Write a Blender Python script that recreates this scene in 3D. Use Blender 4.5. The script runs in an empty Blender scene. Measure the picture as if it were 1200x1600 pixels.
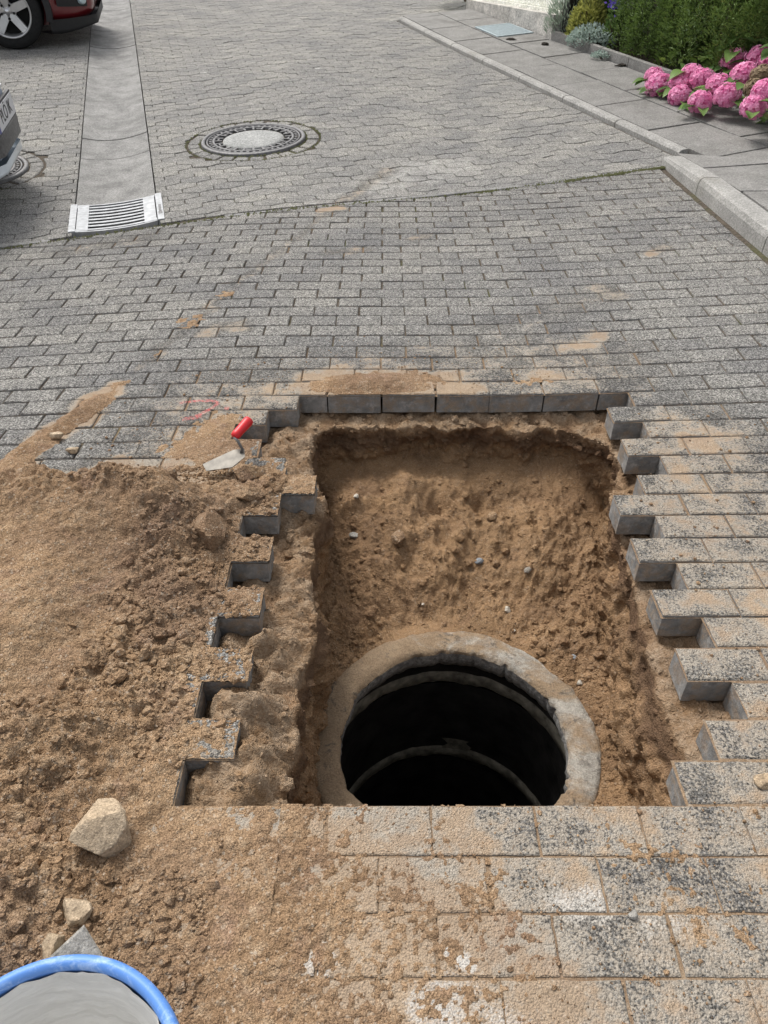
import bpy, bmesh, math, random
import numpy as np
from mathutils import Vector, Matrix, noise as mnoise

# ------------------------------------------------------------------ camera, sky, sun, exposure
scene = bpy.context.scene
COL = scene.collection
random.seed(7)
rng = np.random.default_rng(11)

CAM_H, PITCH, FPX = 1.335, 38.75, 1138.0
cam_d = bpy.data.cameras.new("camera")
cam = bpy.data.objects.new("camera", cam_d)
COL.objects.link(cam)
cam.location = (0, 0, CAM_H)
cam.rotation_euler = (math.radians(90 - PITCH), 0, 0)
cam_d.sensor_fit = 'VERTICAL'
cam_d.sensor_height = 36.0
cam_d.lens = FPX / 1600.0 * 36.0
cam_d.clip_start = 0.02
cam_d.clip_end = 500
scene.camera = cam

SUN_EL, SUN_AZ = 57.0, -38.0       # azimuth from +Y towards +X
world = bpy.data.worlds.new("World")
scene.world = world
world.use_nodes = True
wn = world.node_tree
wn.nodes.clear()
sky = wn.nodes.new("ShaderNodeTexSky")
sky.sky_type = 'NISHITA'
sky.sun_disc = False
sky.sun_elevation = math.radians(SUN_EL)
sky.sun_rotation = math.radians(SUN_AZ)
sky.air_density = 1.0
sky.dust_density = 4.0
hs = wn.nodes.new("ShaderNodeHueSaturation")      # cloud cover takes the blue out of the sky
hs.inputs['Saturation'].default_value = 0.22
bg = wn.nodes.new("ShaderNodeBackground")
bg.inputs['Strength'].default_value = 0.13
wo = wn.nodes.new("ShaderNodeOutputWorld")
wn.links.new(sky.outputs[0], hs.inputs['Color'])
wn.links.new(hs.outputs[0], bg.inputs['Color'])
wn.links.new(bg.outputs[0], wo.inputs['Surface'])

sun_d = bpy.data.lights.new("sun", 'SUN')
sun_d.energy = 1.5
sun_d.angle = math.radians(18)
sun_d.color = (1.0, 0.96, 0.9)
sun = bpy.data.objects.new("sun", sun_d)
COL.objects.link(sun)
az, el = math.radians(SUN_AZ), math.radians(SUN_EL)
sdir = Vector((math.sin(az) * math.cos(el), math.cos(az) * math.cos(el), math.sin(el)))
sun.rotation_euler = sdir.to_track_quat('Z', 'Y').to_euler()
sun.location = (-4, 2, 8)

scene.view_settings.view_transform = 'Standard'
scene.view_settings.look = 'None'
scene.view_settings.exposure = 0.70
scene.view_settings.gamma = 1.0
scene.render.engine = 'CYCLES'
scene.cycles.use_denoising = True
scene.cycles.max_bounces = 6

# ------------------------------------------------------------------ numeric helpers
def ss(a, b, x):
    t = np.clip((np.asarray(x, float) - a) / (b - a), 0, 1)
    return t * t * (3 - 2 * t)

def sp(x, k=.15):
    x = np.asarray(x, float)
    return np.where(x / k > 30, x, k * np.log1p(np.exp(np.minimum(x / k, 30))))

def _h(ix, iy, iz, seed):
    m32 = np.uint64(0xffffffff)
    def mixh(n):
        n = ((n ^ (n >> np.uint64(16))) * np.uint64(0x7feb352d)) & m32
        n = ((n ^ (n >> np.uint64(15))) * np.uint64(0x846ca68b)) & m32
        return n ^ (n >> np.uint64(16))
    u = lambda q: (q.astype(np.int64) & 0xffffffff).astype(np.uint64)
    n = mixh(u(ix) ^ np.uint64(seed * 7919 + 13))
    n = mixh((n + u(iy) * np.uint64(0x9e3779b1)) & m32)
    n = mixh((n + u(iz) * np.uint64(0x85ebca6b)) & m32)
    return (n & np.uint64(0xffffff)).astype(float) / float(0xffffff)

def vnoise(x, y, z=0.0, seed=0):
    x, y, z = np.broadcast_arrays(np.asarray(x, float), np.asarray(y, float), np.asarray(z, float))
    ix, iy, iz = np.floor(x), np.floor(y), np.floor(z)
    fx, fy, fz = x - ix, y - iy, z - iz
    fx, fy, fz = fx * fx * (3 - 2 * fx), fy * fy * (3 - 2 * fy), fz * fz * (3 - 2 * fz)
    r = 0
    for a in (0, 1):
        for b in (0, 1):
            for c in (0, 1):
                w = (fx if a else 1 - fx) * (fy if b else 1 - fy) * (fz if c else 1 - fz)
                r = r + w * _h(ix + a, iy + b, iz + c, seed)
    return r * 2 - 1

def fbm(x, y, z=0.0, scale=1.0, octv=4, seed=0, gain=.5):
    r, a, s = 0, 1.0, scale
    for o in range(octv):
        r = r + a * vnoise(np.asarray(x) * s + 17.3 * o, np.asarray(y) * s + 5.1 * o, np.asarray(z) * s, seed + o)
        a *= gain
        s *= 2.07
    return r

# ------------------------------------------------------------------ the lie of the land
ANG = math.radians(15.6)
HD = np.array([math.cos(ANG), math.sin(ANG)])       # across the drive, along the mossy joint
GD = np.array([-math.sin(ANG), math.cos(ANG)])      # up the drive, along the gutter
P0 = np.array([-1.34, 4.40])

def dfar(x, y):
    return (x - P0[0]) * GD[0] + (y - P0[1]) * GD[1]

def terr(x, y):
    x = np.asarray(x, float)
    y = np.asarray(y, float)
    xc = np.clip(x, -2.2, 2.4)
    zb = ss(1.2, 2.8, y) * (.055 * sp(xc - .6) - .06 * sp(-xc - .7))
    return zb + .07 * sp(np.minimum(dfar(x, y), 25), .1)

def T(x, y):
    return float(terr(x, y))

def hdgv(u, v):                                     # drive frame to world
    p = P0 + HD * u + GD * v
    return float(p[0]), float(p[1])

# ------------------------------------------------------------------ object helpers
def tag(o, label=None, cat=None, group=None, kind=None):
    if label: o["label"] = label
    if cat: o["category"] = cat
    if group: o["group"] = group
    if kind: o["kind"] = kind
    return o

def empty(name, loc=(0, 0, 0), rot=(0, 0, 0)):
    o = bpy.data.objects.new(name, None)
    o.empty_display_size = .1
    o.location = loc
    o.rotation_euler = rot
    COL.objects.link(o)
    return o

class MB:
    def __init__(s):
        s.v, s.f = [], []
    def add(s, vs, fs):
        n = len(s.v)
        s.v.extend([tuple(map(float, p)) for p in vs])
        s.f.extend([tuple(i + n for i in f) for f in fs])
        return s
    def box(s, lo, hi, M=None):
        x0, y0, z0 = lo; x1, y1, z1 = hi
        vs = [(x0, y0, z0), (x1, y0, z0), (x1, y1, z0), (x0, y1, z0), (x0, y0, z1), (x1, y0, z1), (x1, y1, z1), (x0, y1, z1)]
        if M is not None: vs = [M @ Vector(p) for p in vs]
        return s.add(vs, [(3, 2, 1, 0), (4, 5, 6, 7), (0, 1, 5, 4), (1, 2, 6, 5), (2, 3, 7, 6), (3, 0, 4, 7)])
    def loft(s, rings, cap0=True, cap1=True):
        n = len(rings[0]); k = len(s.v)
        for r in rings: s.v.extend([tuple(map(float, p)) for p in r])
        for i in range(len(rings) - 1):
            for j in range(n):
                a, b = k + i * n + j, k + i * n + (j + 1) % n
                s.f.append((a, b, b + n, a + n))
        if cap0: s.f.append(tuple(reversed(range(k, k + n))))
        if cap1: s.f.append(tuple(range(k + (len(rings) - 1) * n, k + len(rings) * n)))
        return s
    def lathe(s, prof, n=64, c=(0, 0, 0), closed=False, jit=None):
        k = len(s.v); m = len(prof)
        for i in range(n):
            a = 2 * math.pi * i / n
            for q, (r, z) in enumerate(prof):
                if jit: r, z = jit(a, q, r, z)
                s.v.append((c[0] + r * math.cos(a), c[1] + r * math.sin(a), c[2] + z))
        for i in range(n):
            for q in range(m if closed else m - 1):
                a, b = k + i * m + q, k + ((i + 1) % n) * m + q
                a2, b2 = k + i * m + (q + 1) % m, k + ((i + 1) % n) * m + (q + 1) % m
                s.f.append((a, b, b2, a2))
        return s
    def tube(s, pts, rad, n=8, cap=True):
        pts = [Vector(p) for p in pts]
        rs = rad if hasattr(rad, '__len__') else [rad] * len(pts)
        rings = []
        for i, p in enumerate(pts):
            d = (pts[min(i + 1, len(pts) - 1)] - pts[max(i - 1, 0)]).normalized()
            up = Vector((0, 0, 1)) if abs(d.z) < .9 else Vector((1, 0, 0))
            a = d.cross(up).normalized(); b = d.cross(a)
            rings.append([p + rs[i] * (math.cos(t) * a + math.sin(t) * b) for t in [2 * math.pi * j / n for j in range(n)]])
        return s.loft(rings, cap, cap)
    def mesh(s, name, mat, smooth=False):
        me = bpy.data.meshes.new(name)
        me.from_pydata(s.v, [], s.f)
        if mat: me.materials.append(mat)
        bm = bmesh.new(); bm.from_mesh(me)
        bmesh.ops.recalc_face_normals(bm, faces=bm.faces)
        bm.to_mesh(me); bm.free()
        if smooth:
            me.polygons.foreach_set("use_smooth", [True] * len(me.polygons))
        me.update()
        return me
    def build(s, name, mat, parent=None, smooth=False, loc=None):
        return link(name, s.mesh(name, mat, smooth), parent, loc)

def link(name, me, parent=None, loc=None):
    o = bpy.data.objects.new(name, me)
    COL.objects.link(o)
    if parent is not None: o.parent = parent
    if loc is not None: o.location = loc
    return o

def npmesh(name, V, Fq, mat, smooth=True):
    V = np.asarray(V, np.float32); Fq = np.asarray(Fq, np.int32)
    k = Fq.shape[1]
    me = bpy.data.meshes.new(name)
    me.vertices.add(len(V)); me.vertices.foreach_set("co", V.ravel())
    me.loops.add(Fq.size); me.loops.foreach_set("vertex_index", Fq.ravel())
    me.polygons.add(len(Fq))
    me.polygons.foreach_set("loop_start", np.arange(0, Fq.size, k, dtype=np.int32))
    me.polygons.foreach_set("loop_total", np.full(len(Fq), k, np.int32))
    me.polygons.foreach_set("use_smooth", np.full(len(Fq), smooth))
    if mat: me.materials.append(mat)
    me.update(calc_edges=True)
    me.validate()
    return me

def gridmesh(name, X, Y, Z, mat, keep=None, wrap=False, smooth=True):
    n, m = X.shape
    idx = np.arange(n * m).reshape(n, m)
    if wrap:
        nx = np.roll(idx, -1, 0)
        q = np.stack([idx[:, :-1], nx[:, :-1], nx[:, 1:], idx[:, 1:]], -1)
    else:
        q = np.stack([idx[:-1, :-1], idx[1:, :-1], idx[1:, 1:], idx[:-1, 1:]], -1)
    q = q[keep] if keep is not None else q.reshape(-1, 4)
    V = np.stack([X.ravel(), Y.ravel(), Z.ravel()], 1)
    used = np.unique(q)
    re = np.full(n * m, -1); re[used] = np.arange(len(used))
    return npmesh(name, V[used], re[q], mat, smooth)

# ------------------------------------------------------------------ materials
class NT:
    def __init__(s, tree): s.t = tree
    def n(s, typ, ins=None, **props):
        nd = s.t.nodes.new(typ)
        for k, v in props.items(): setattr(nd, k, v)
        for k, v in (ins or {}).items():
            sock = nd.inputs[k]
            if isinstance(v, bpy.types.NodeSocket): s.t.links.new(v, sock)
            elif isinstance(v, bpy.types.Node): s.t.links.new(v.outputs[0], sock)
            else: sock.default_value = v
        return nd
    def math(s, op, a, b=0.0, c=None, clamp=False):
        ins = {0: a, 1: b}
        if c is not None: ins[2] = c
        return s.n("ShaderNodeMath", ins, operation=op, use_clamp=clamp).outputs[0]
    def vm(s, op, a, b=(0, 0, 0)):
        nd = s.n("ShaderNodeVectorMath", {0: a, 1: b}, operation=op)
        return nd.outputs['Value'] if op in ('DOT_PRODUCT', 'LENGTH', 'DISTANCE') else nd.outputs[0]
    def noise(s, vec, scale, detail=3, rough=.55, dist=0.0):
        return s.n("ShaderNodeTexNoise", {'Vector': vec, 'Scale': scale, 'Detail': detail, 'Roughness': rough, 'Distortion': dist}).outputs['Fac']
    def vor(s, vec, scale, feature='F1', out='Distance'):
        return s.n("ShaderNodeTexVoronoi", {'Vector': vec, 'Scale': scale}, feature=feature).outputs[out]
    def rng(s, v, a, b, c=0.0, d=1.0, smooth=False):
        return s.n("ShaderNodeMapRange", {'Value': v, 'From Min': a, 'From Max': b, 'To Min': c, 'To Max': d},
                   interpolation_type='SMOOTHSTEP' if smooth else 'LINEAR', clamp=True).outputs[0]
    def mix(s, f, a, b, blend='MIX'):
        nd = s.n("ShaderNodeMix", data_type='RGBA', blend_type=blend)
        for i, v in ((0, f), (6, a), (7, b)):
            if isinstance(v, bpy.types.NodeSocket): s.t.links.new(v, nd.inputs[i])
            else: nd.inputs[i].default_value = v if i == 0 else (*v[:3], 1)
        return nd.outputs[2]
    def ramp(s, f, stops, interp='LINEAR'):
        nd = s.n("ShaderNodeValToRGB", {0: f})
        cr = nd.color_ramp; cr.interpolation = interp
        while len(cr.elements) < len(stops): cr.elements.new(.5)
        for e, (p, c) in zip(cr.elements, stops):
            e.position = p; e.color = (*c, 1)
        return nd.outputs[0]
    def bump(s, h, strength=.5, dist=.005, nrm=None):
        ins = {'Height': h, 'Strength': strength, 'Distance': dist}
        if nrm is not None: ins['Normal'] = nrm
        return s.n("ShaderNodeBump", ins).outputs[0]

def newmat(name):
    m = bpy.data.materials.new(name)
    m.use_nodes = True
    m.node_tree.nodes.clear()
    nt = NT(m.node_tree)
    out = nt.n("ShaderNodeOutputMaterial")
    b = nt.n("ShaderNodeBsdfPrincipled")
    nt.t.links.new(b.outputs[0], out.inputs[0])
    return m, nt, b

def setb(nt, b, **kw):
    for k, v in kw.items():
        k = k.replace('_', ' ')
        sock = b.inputs[k]
        if isinstance(v, bpy.types.NodeSocket): nt.t.links.new(v, sock)
        else: sock.default_value = (*v, 1) if isinstance(v, tuple) and len(v) == 3 and k != 'Normal' else v

def simple(name, col, rough=.6, metal=0.0, var=.25, scale=40, bump=0.0, spec=.5, coat=0.0):
    m, nt, b = newmat(name)
    pos = nt.n("ShaderNodeTexCoord").outputs['Object']
    nz = nt.noise(pos, scale, 4)
    c = nt.mix(nt.rng(nz, .3, .7), tuple(x * (1 - var) for x in col), tuple(min(1, x * (1 + var)) for x in col))
    setb(nt, b, Base_Color=c, Roughness=rough, Metallic=metal, Coat_Weight=coat)
    b.inputs['Specular IOR Level'].default_value = spec
    if bump: setb(nt, b, Normal=nt.bump(nt.noise(pos, scale * 3, 4), .6, bump))
    return m

def gpos(nt):
    return nt.n("ShaderNodeNewGeometry").outputs['Position']

# where sand and dust lie on the paving: (x0,y0,x1,y1,inner radius,outer radius,strength)
DUST = [(-1.6, .25, -.1, .35, .2, .85, .95), (.15, .4, 1.4, .4, .3, .9, .60), (-1.3, .8, -.75, 1.6, .3, .5, .9),
        (-.2, 2.40, .2, 2.40, .06, .30, 1.0), (-.55, 2.2, .65, 2.5, .1, .85, .5), (-.62, 1.95, -.42, 2.3, .1, .4, .58),
        (-1.19, 1.91, -1.02, 2.45, .02, .12, 1.0), (-.95, 2.62, -.74, 3.32, .01, .07, .45), (-.75, 3.3, -.28, 4.69, .01, .07, .42),
        (-.28, 4.69, .03, 5.35, .02, .12, .5), (-.36, 4.58, -.26, 4.62, .02, .1, .7), (.82, .95, 1.0, 1.95, .1, .6, .60), (.98, 1.25, 1.1, 1.2, .03, .2, .9),
        (.8, 2.72, .86, 2.8, .02, .12, .7), (1.36, 3.72, 1.42, 3.76, .02, .1, .62), (.17, 4.08, .23, 4.1, .03, .1, .5), (.5, 2.9, .95, 3.2, .02, .3, .36),
        (1.0, 3.3, 1.05, 3.2, .02, .12, .6), (1.0, 2.02, 1.06, 1.98, .02, .1, .9), (-.28, 3.86, -.1, 3.9, .03, .1, .45), (-1.75, 4.05, -1.35, 4.2, .03, .2, .42),
        (-.75, 2.9, -.62, 2.95, .02, .12, .62), (.55, 2.48, .75, 2.45, .03, .14, .62)]
DRY = [(.0, 5.05, .3, 5.4, .05, .35, .40), (.25, 5.3, .5, 5.5, .1, .4, .4),
       (-.15, .50, -.12, .50, .01, .05, .62), (.10, .474, .15, .474, .004, .022, .9), (.31, .59, .35, .585, .01, .06, .55), (.09, .42, .18, .41, .02, .07, .55), (.45, .53, .50, .52, .01, .06, .42)]     # pale dried cement wash

def capsules(nt, pos, lst):
    r = None
    flat = nt.vm('MULTIPLY', pos, (1, 1, 0))
    wob = nt.n("ShaderNodeTexNoise", {'Vector': flat, 'Scale': 7.0, 'Detail': 3.0}).outputs['Color']
    flat = nt.vm('ADD', flat, nt.vm('MULTIPLY', nt.vm('SUBTRACT', wob, (.5, .5, .5)), (.16, .16, 0)))
    for (x0, y0, x1, y1, ri, ro, st) in lst:
        L2 = max((x1 - x0) ** 2 + (y1 - y0) ** 2, 1e-6)
        d = nt.vm('SUBTRACT', flat, (x0, y0, 0))
        t = nt.math('DIVIDE', nt.vm('DOT_PRODUCT', d, (x1 - x0, y1 - y0, 0)), L2, clamp=True)
        sc = nt.n("ShaderNodeVectorMath", {0: (x1 - x0, y1 - y0, 0), 'Scale': t}, operation='SCALE').outputs[0]
        m = nt.rng(nt.vm('DISTANCE', d, sc), ri, ro, st, 0.0, True)
        r = m if r is None else nt.math('MAXIMUM', r, m)
    return r

def make_group(name, lst):
    g = bpy.data.node_groups.new(name, 'ShaderNodeTree')
    g.interface.new_socket(name='Mask', in_out='OUTPUT', socket_type='NodeSocketFloat')
    nt = NT(g)
    o = nt.n("NodeGroupOutput")
    g.links.new(capsules(nt, gpos(nt), lst), o.inputs[0])
    return g
DUSTG = make_group("sand_dust", DUST)
DRYG = make_group("dry_wash", DRY)

def gmask(nt, g):
    nd = nt.t.nodes.new("ShaderNodeGroup"); nd.node_tree = g
    return nd.outputs[0]

SAND_A, SAND_B, SAND_C = (.40, .272, .163), (.27, .173, .10), (.50, .39, .27)

def sand_colour(nt, pos, wet=None):
    n1 = nt.noise(pos, 3.5, 5, .6)
    n2 = nt.noise(pos, 38, 4, .65)
    c = nt.mix(nt.rng(n1, .36, .66), SAND_B, SAND_A)
    c = nt.mix(nt.math('MULTIPLY', nt.rng(n2, .5, .75), .6), c, SAND_C)
    c = nt.mix(nt.rng(nt.noise(pos, 6.3, 5, .7, .6), .55, .68, 0, .55), c, (.30, .195, .14))
    c = nt.mix(nt.math('MULTIPLY', nt.rng(nt.noise(pos, 11, 3), .54, .72), .55), c, (.17, .105, .058))
    c = nt.mix(nt.rng(nt.noise(pos, 1.9, 4, .6, .4), .46, .64, 0, .6), c, nt.mix(nt.noise(pos, 5, 3), (.16, .105, .066), (.255, .17, .125)))
    g = nt.noise(pos, 310, 2, .8)
    c = nt.mix(1.0, c, nt.mix(nt.rng(g, .32, .68), (.46, .44, .41), (1.46, 1.47, 1.49)), 'MULTIPLY')
    v = nt.vor(pos, 210, 'F1', 'Color')
    sep = nt.n("ShaderNodeSeparateColor", {0: v})
    c = nt.mix(nt.rng(sep.outputs[1], .93, 1.0, 0, .5), c, (.55, .48, .39))
    c = nt.mix(nt.rng(sep.outputs[0], .90, 1.0, 0, .45), c, (.09, .07, .05))
    return c

def sand_bump(nt, pos, k=1.0):
    h = nt.math('ADD', nt.math('MULTIPLY', nt.noise(pos, 240, 2, .6), .5), nt.math('MULTIPLY', nt.noise(pos, 70, 4, .65), 1.2))
    return nt.bump(h, 1.0 * k, .012)

def mat_sand(name="sand"):
    m, nt, b = newmat(name)
    p = gpos(nt)
    setb(nt, b, Base_Color=sand_colour(nt, p), Roughness=.95, Normal=sand_bump(nt, p))
    b.inputs['Specular IOR Level'].default_value = .15
    return m

def mat_pit():
    m, nt, b = newmat("pit_soil")
    p = gpos(nt)
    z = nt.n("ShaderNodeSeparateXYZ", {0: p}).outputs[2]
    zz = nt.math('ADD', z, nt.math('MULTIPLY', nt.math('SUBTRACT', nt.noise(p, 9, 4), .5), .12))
    c = sand_colour(nt, p)
    c = nt.mix(.55, c, nt.mix(nt.rng(nt.noise(p, 8, 5, .65), .35, .65), (.17, .098, .048), (.36, .22, .112)))
    lay = nt.math('MULTIPLY', nt.rng(zz, -.21, -.165, 0, 1, True), nt.rng(zz, -.13, -.095, 1, 0, True))   # darker brown band just below the bedding
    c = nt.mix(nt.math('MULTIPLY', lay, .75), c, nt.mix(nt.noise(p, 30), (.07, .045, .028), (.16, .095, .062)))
    bed = nt.rng(zz, -.12, -.085, 0, .75, True)                                                       # pale bedding mortar
    c = nt.mix(nt.math('MULTIPLY', bed, nt.rng(nt.noise(p, 16, 4, .7), .35, .6)), c, nt.mix(nt.rng(nt.noise(p, 150, 3, .7), .3, .7), (.22, .155, .10), (.47, .37, .27)))
    setb(nt, b, Base_Color=c, Roughness=.95, Normal=sand_bump(nt, p, 1.0))
    b.inputs['Specular IOR Level'].default_value = .12
    return m

def mat_paver(name, dark, mid, light, dusty=True):
    m, nt, b = newmat(name)
    p = gpos(nt)
    rnd = nt.n("ShaderNodeObjectInfo").outputs['Random']
    att = nt.n("ShaderNodeAttribute", attribute_name="tint").outputs['Fac']
    v = nt.n("ShaderNodeTexVoronoi", {'Vector': p, 'Scale': 260.0}, feature='F1')
    sep = nt.n("ShaderNodeSeparateColor", {0: v.outputs['Color']})
    g = nt.math('ADD', nt.math('MULTIPLY', sep.outputs[0], .5), nt.math('MULTIPLY', nt.rng(nt.noise(p, 170, 3, .75), .25, .75), .6))
    c = nt.ramp(g, [(.36, dark), (.60, mid), (.86, light)])
    big = nt.noise(p, 2.1, 4, .6)
    c = nt.mix(1.0, c, nt.mix(nt.rng(big, .3, .7), (.80, .80, .82), (1.12, 1.10, 1.06)), 'MULTIPLY')
    tint = nt.math('FRACT', nt.math('ADD', rnd, att))
    c = nt.mix(1.0, c, nt.mix(tint, (.87, .87, .87), (1.11, 1.10, 1.07)), 'MULTIPLY')
    c = nt.mix(1.0, c, nt.mix(nt.rng(nt.noise(p, 62, 4, .85), .34, .66), (.66, .66, .66), (1.30, 1.30, 1.29)), 'MULTIPLY')
    dirt = nt.rng(nt.noise(p, 14, 5, .7), .56, .74, 0, .55)
    c = nt.mix(dirt, c, nt.mix(.5, c, (.085, .078, .066)))
    # sheltered edges of the joints hold dirt of their own
    fine = nt.noise(p, 55, 4, .7)
    mid_n = nt.noise(p, 9, 4, .65)
    nz = nt.math('ADD', nt.math('MULTIPLY', nt.math('SUBTRACT', nt.noise(p, 150, 3, .75), .5), 1.5), nt.math('ADD', nt.math('MULTIPLY', fine, .5), nt.math('MULTIPLY', nt.rng(mid_n, .25, .75), .6)))
    M = gmask(nt, DUSTG)
    c = nt.mix(nt.rng(nt.math('MULTIPLY', M, nt.rng(mid_n, .3, .6, .6, 1.2)), .15, .6, 0, .85), c, nt.mix(1.0, c, (.50, .49, .48), 'MULTIPLY'))     # trodden-in grime
    film = nt.rng(nt.math('SUBTRACT', nt.math('MULTIPLY', M, 1.3), nz), .0, .30, 0, .74, True)
    c = nt.mix(film, c, nt.mix(nt.noise(p, 25), (.30, .25, .195), (.52, .465, .385)))
    thick = nt.rng(nt.math('SUBTRACT', nt.math('MULTIPLY', M, 1.15), nt.math('ADD', nt.math('MULTIPLY', fine, .35), nt.math('MULTIPLY', nt.rng(mid_n, .3, .7), .75))), .12, .42, 0, .92, True)
    c = nt.mix(thick, c, nt.mix(.45, sand_colour(nt, p), nt.mix(fine, (.29, .23, .165), (.47, .39, .30))))
    D = gmask(nt, DRYG)
    c = nt.mix(nt.rng(nt.math('SUBTRACT', nt.math('MULTIPLY', D, 1.1), nz), -.2, .3, 0, .72), c, (.55, .54, .51))
    # spilled lime, small white blots
    wsp = nt.math('MULTIPLY', nt.rng(nt.noise(p, 5.2, 3, .6), .70, .74, 0, .7), nt.rng(fine, .4, .6))
    c = nt.mix(wsp, c, (.68, .66, .62))
    setb(nt, b, Base_Color=c, Roughness=.9)
    b.inputs['Specular IOR Level'].default_value = .25
    h = nt.math('ADD', nt.math('MULTIPLY', v.outputs['Distance'], -.6), nt.math('MULTIPLY', nt.noise(p, 160, 3, .7), .9))
    h = nt.math('ADD', h, nt.math('MULTIPLY', nt.noise(p, 25, 3), .6))
    setb(nt, b, Normal=nt.bump(h, 1.0, .005))
    return m

def mat_joint():
    m, nt, b = newmat("joint_soil")
    p = gpos(nt)
    nz = nt.noise(p, 20, 4, .65)
    c = nt.mix(nt.rng(nt.noise(p, 60, 3), .35, .65), (.055, .047, .038), (.12, .10, .078))
    moss = nt.rng(nt.noise(p, 1.7, 4, .6), .56, .66, 0, .7)
    c = nt.mix(moss, c, nt.mix(nz, (.055, .065, .022), (.10, .11, .04)))
    M = gmask(nt, DUSTG)
    c = nt.mix(nt.rng(nt.math('SUBTRACT', nt.math('MULTIPLY', M, 1.5), nz), -.2, .25, 0, 1), c, nt.mix(.5, sand_colour(nt, p), (.16, .125, .09)))
    setb(nt, b, Base_Color=c, Roughness=.95, Normal=nt.bump(nt.noise(p, 150, 3), .7, .006))
    b.inputs['Specular IOR Level'].default_value = .1
    return m

def mat_concrete(name, a, bcol, grain=230, stain=.4, staincol=(.10, .095, .085), bump=.003, rough=.88, agg=.45):
    m, nt, b = newmat(name)
    p = gpos(nt)
    c = nt.mix(nt.rng(nt.noise(p, 6, 5, .62), .32, .68), a, bcol)
    v = nt.n("ShaderNodeSeparateColor", {0: nt.vor(p, grain, 'F1', 'Color')}).outputs[0]
    c = nt.mix(nt.rng(v, .7, 1, 0, .45), c, tuple(x * .45 for x in a))
    c = nt.mix(nt.rng(v, 0, .2, .4, 0), c, tuple(min(1, x * 1.5) for x in bcol))
    g = nt.noise(p, 75, 5, .85)
    c = nt.mix(1.0, c, nt.mix(nt.rng(g, .33, .67), (1 - agg,) * 3, (1 + agg,) * 3), 'MULTIPLY')
    c = nt.mix(nt.rng(nt.noise(p, 2.3, 6, .7, .5), .54, .72, 0, stain), c, staincol)
    c = nt.mix(nt.rng(nt.noise(p, 9, 6, .75, .3), .60, .75, 0, stain * .8), c, tuple(min(1, x * 1.35) for x in bcol))
    setb(nt, b, Base_Color=c, Roughness=rough, Normal=nt.bump(nt.noise(p, grain * .6, 3, .7), .7, bump))
    b.inputs['Specular IOR Level'].default_value = .3
    return m

def mat_brickside():
    m, nt, b = newmat("paver_side")
    p = gpos(nt)
    c = nt.mix(nt.rng(nt.noise(p, 18, 5, .7), .3, .7), (.13, .13, .128), (.30, .295, .285))
    c = nt.mix(nt.rng(nt.noise(p, 34, 4, .7), .50, .70, 0, .85), c, (.40, .385, .36))
    c = nt.mix(nt.rng(nt.noise(p, 21, 5, .7, .4), .47, .62, 0, .75), c, nt.mix(.5, sand_colour(nt, p), (.27, .235, .19)))
    setb(nt, b, Base_Color=c, Roughness=.9, Normal=nt.bump(nt.noise(p, 90, 4, .7), .8, .005))
    b.inputs['Specular IOR Level'].default_value = .25
    return m

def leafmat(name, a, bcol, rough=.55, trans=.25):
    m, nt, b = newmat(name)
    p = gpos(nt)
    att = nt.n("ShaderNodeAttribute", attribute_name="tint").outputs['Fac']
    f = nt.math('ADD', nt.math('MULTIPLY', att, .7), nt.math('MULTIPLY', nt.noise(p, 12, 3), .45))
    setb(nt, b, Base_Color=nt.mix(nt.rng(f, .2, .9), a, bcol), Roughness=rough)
    b.inputs['Specular IOR Level'].default_value = .3
    tr = nt.n("ShaderNodeBsdfTranslucent", {'Color': (*[min(1, x * 1.4) for x in bcol], 1)})
    mx = nt.n("ShaderNodeMixShader", {0: trans})
    nt.t.links.new(b.outputs[0], mx.inputs[1]); nt.t.links.new(tr.outputs[0], mx.inputs[2])
    out = [n for n in nt.t.nodes if n.type == 'OUTPUT_MATERIAL'][0]
    nt.t.links.new(mx.outputs[0], out.inputs[0])
    return m

M = {}
M['sand'] = mat_sand()
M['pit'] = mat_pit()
M['paver'] = mat_paver("rectangular_paver", (.085, .083, .08), (.235, .232, .225), (.47, .46, .44))
M['hex'] = mat_paver("hexagonal_paver", (.12, .118, .112), (.29, .286, .275), (.50, .49, .47))
M['side'] = mat_brickside()
M['joint'] = mat_joint()
M['gutter'] = mat_concrete("gutter_concrete", (.15, .147, .141), (.29, .285, .272), 260, .75, (.125, .122, .115))
M['kerb'] = mat_concrete("kerb_concrete", (.25, .245, .23), (.36, .35, .33), 240, .5, (.2, .185, .15))
M['slab'] = mat_concrete("slab_concrete", (.175, .17, .16), (.25, .243, .23), 300, .6, (.105, .10, .09))
def mat_ring():
    m, nt, b = newmat("ring_concrete")
    p = gpos(nt)
    xs = nt.n("ShaderNodeSeparateXYZ", {0: p}).outputs[0]
    sand = nt.rng(nt.math('ADD', nt.noise(p, 7, 5, .7, .4), nt.rng(xs, -.2, .6, .22, -.03)), .42, .58)
    c = nt.mix(nt.rng(nt.noise(p, 30, 5, .75), .3, .7), (.22, .20, .17), (.62, .575, .50))
    c = nt.mix(nt.math('MULTIPLY', sand, .9), c, nt.mix(nt.noise(p, 24, 4), (.24, .155, .085), (.42, .30, .18)))
    c = nt.mix(nt.rng(nt.noise(p, 13, 6, .75, .8), .56, .66, 0, .85), c, (.075, .07, .065))
    c = nt.mix(1.0, c, nt.mix(nt.rng(nt.noise(p, 220, 2, .8), .3, .7), (.7, .7, .7), (1.3, 1.3, 1.3)), 'MULTIPLY')
    setb(nt, b, Base_Color=c, Roughness=.92, Normal=nt.bump(nt.noise(p, 70, 6, .8), 1.0, .014))
    return m
M['ring'] = mat_ring()
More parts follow.
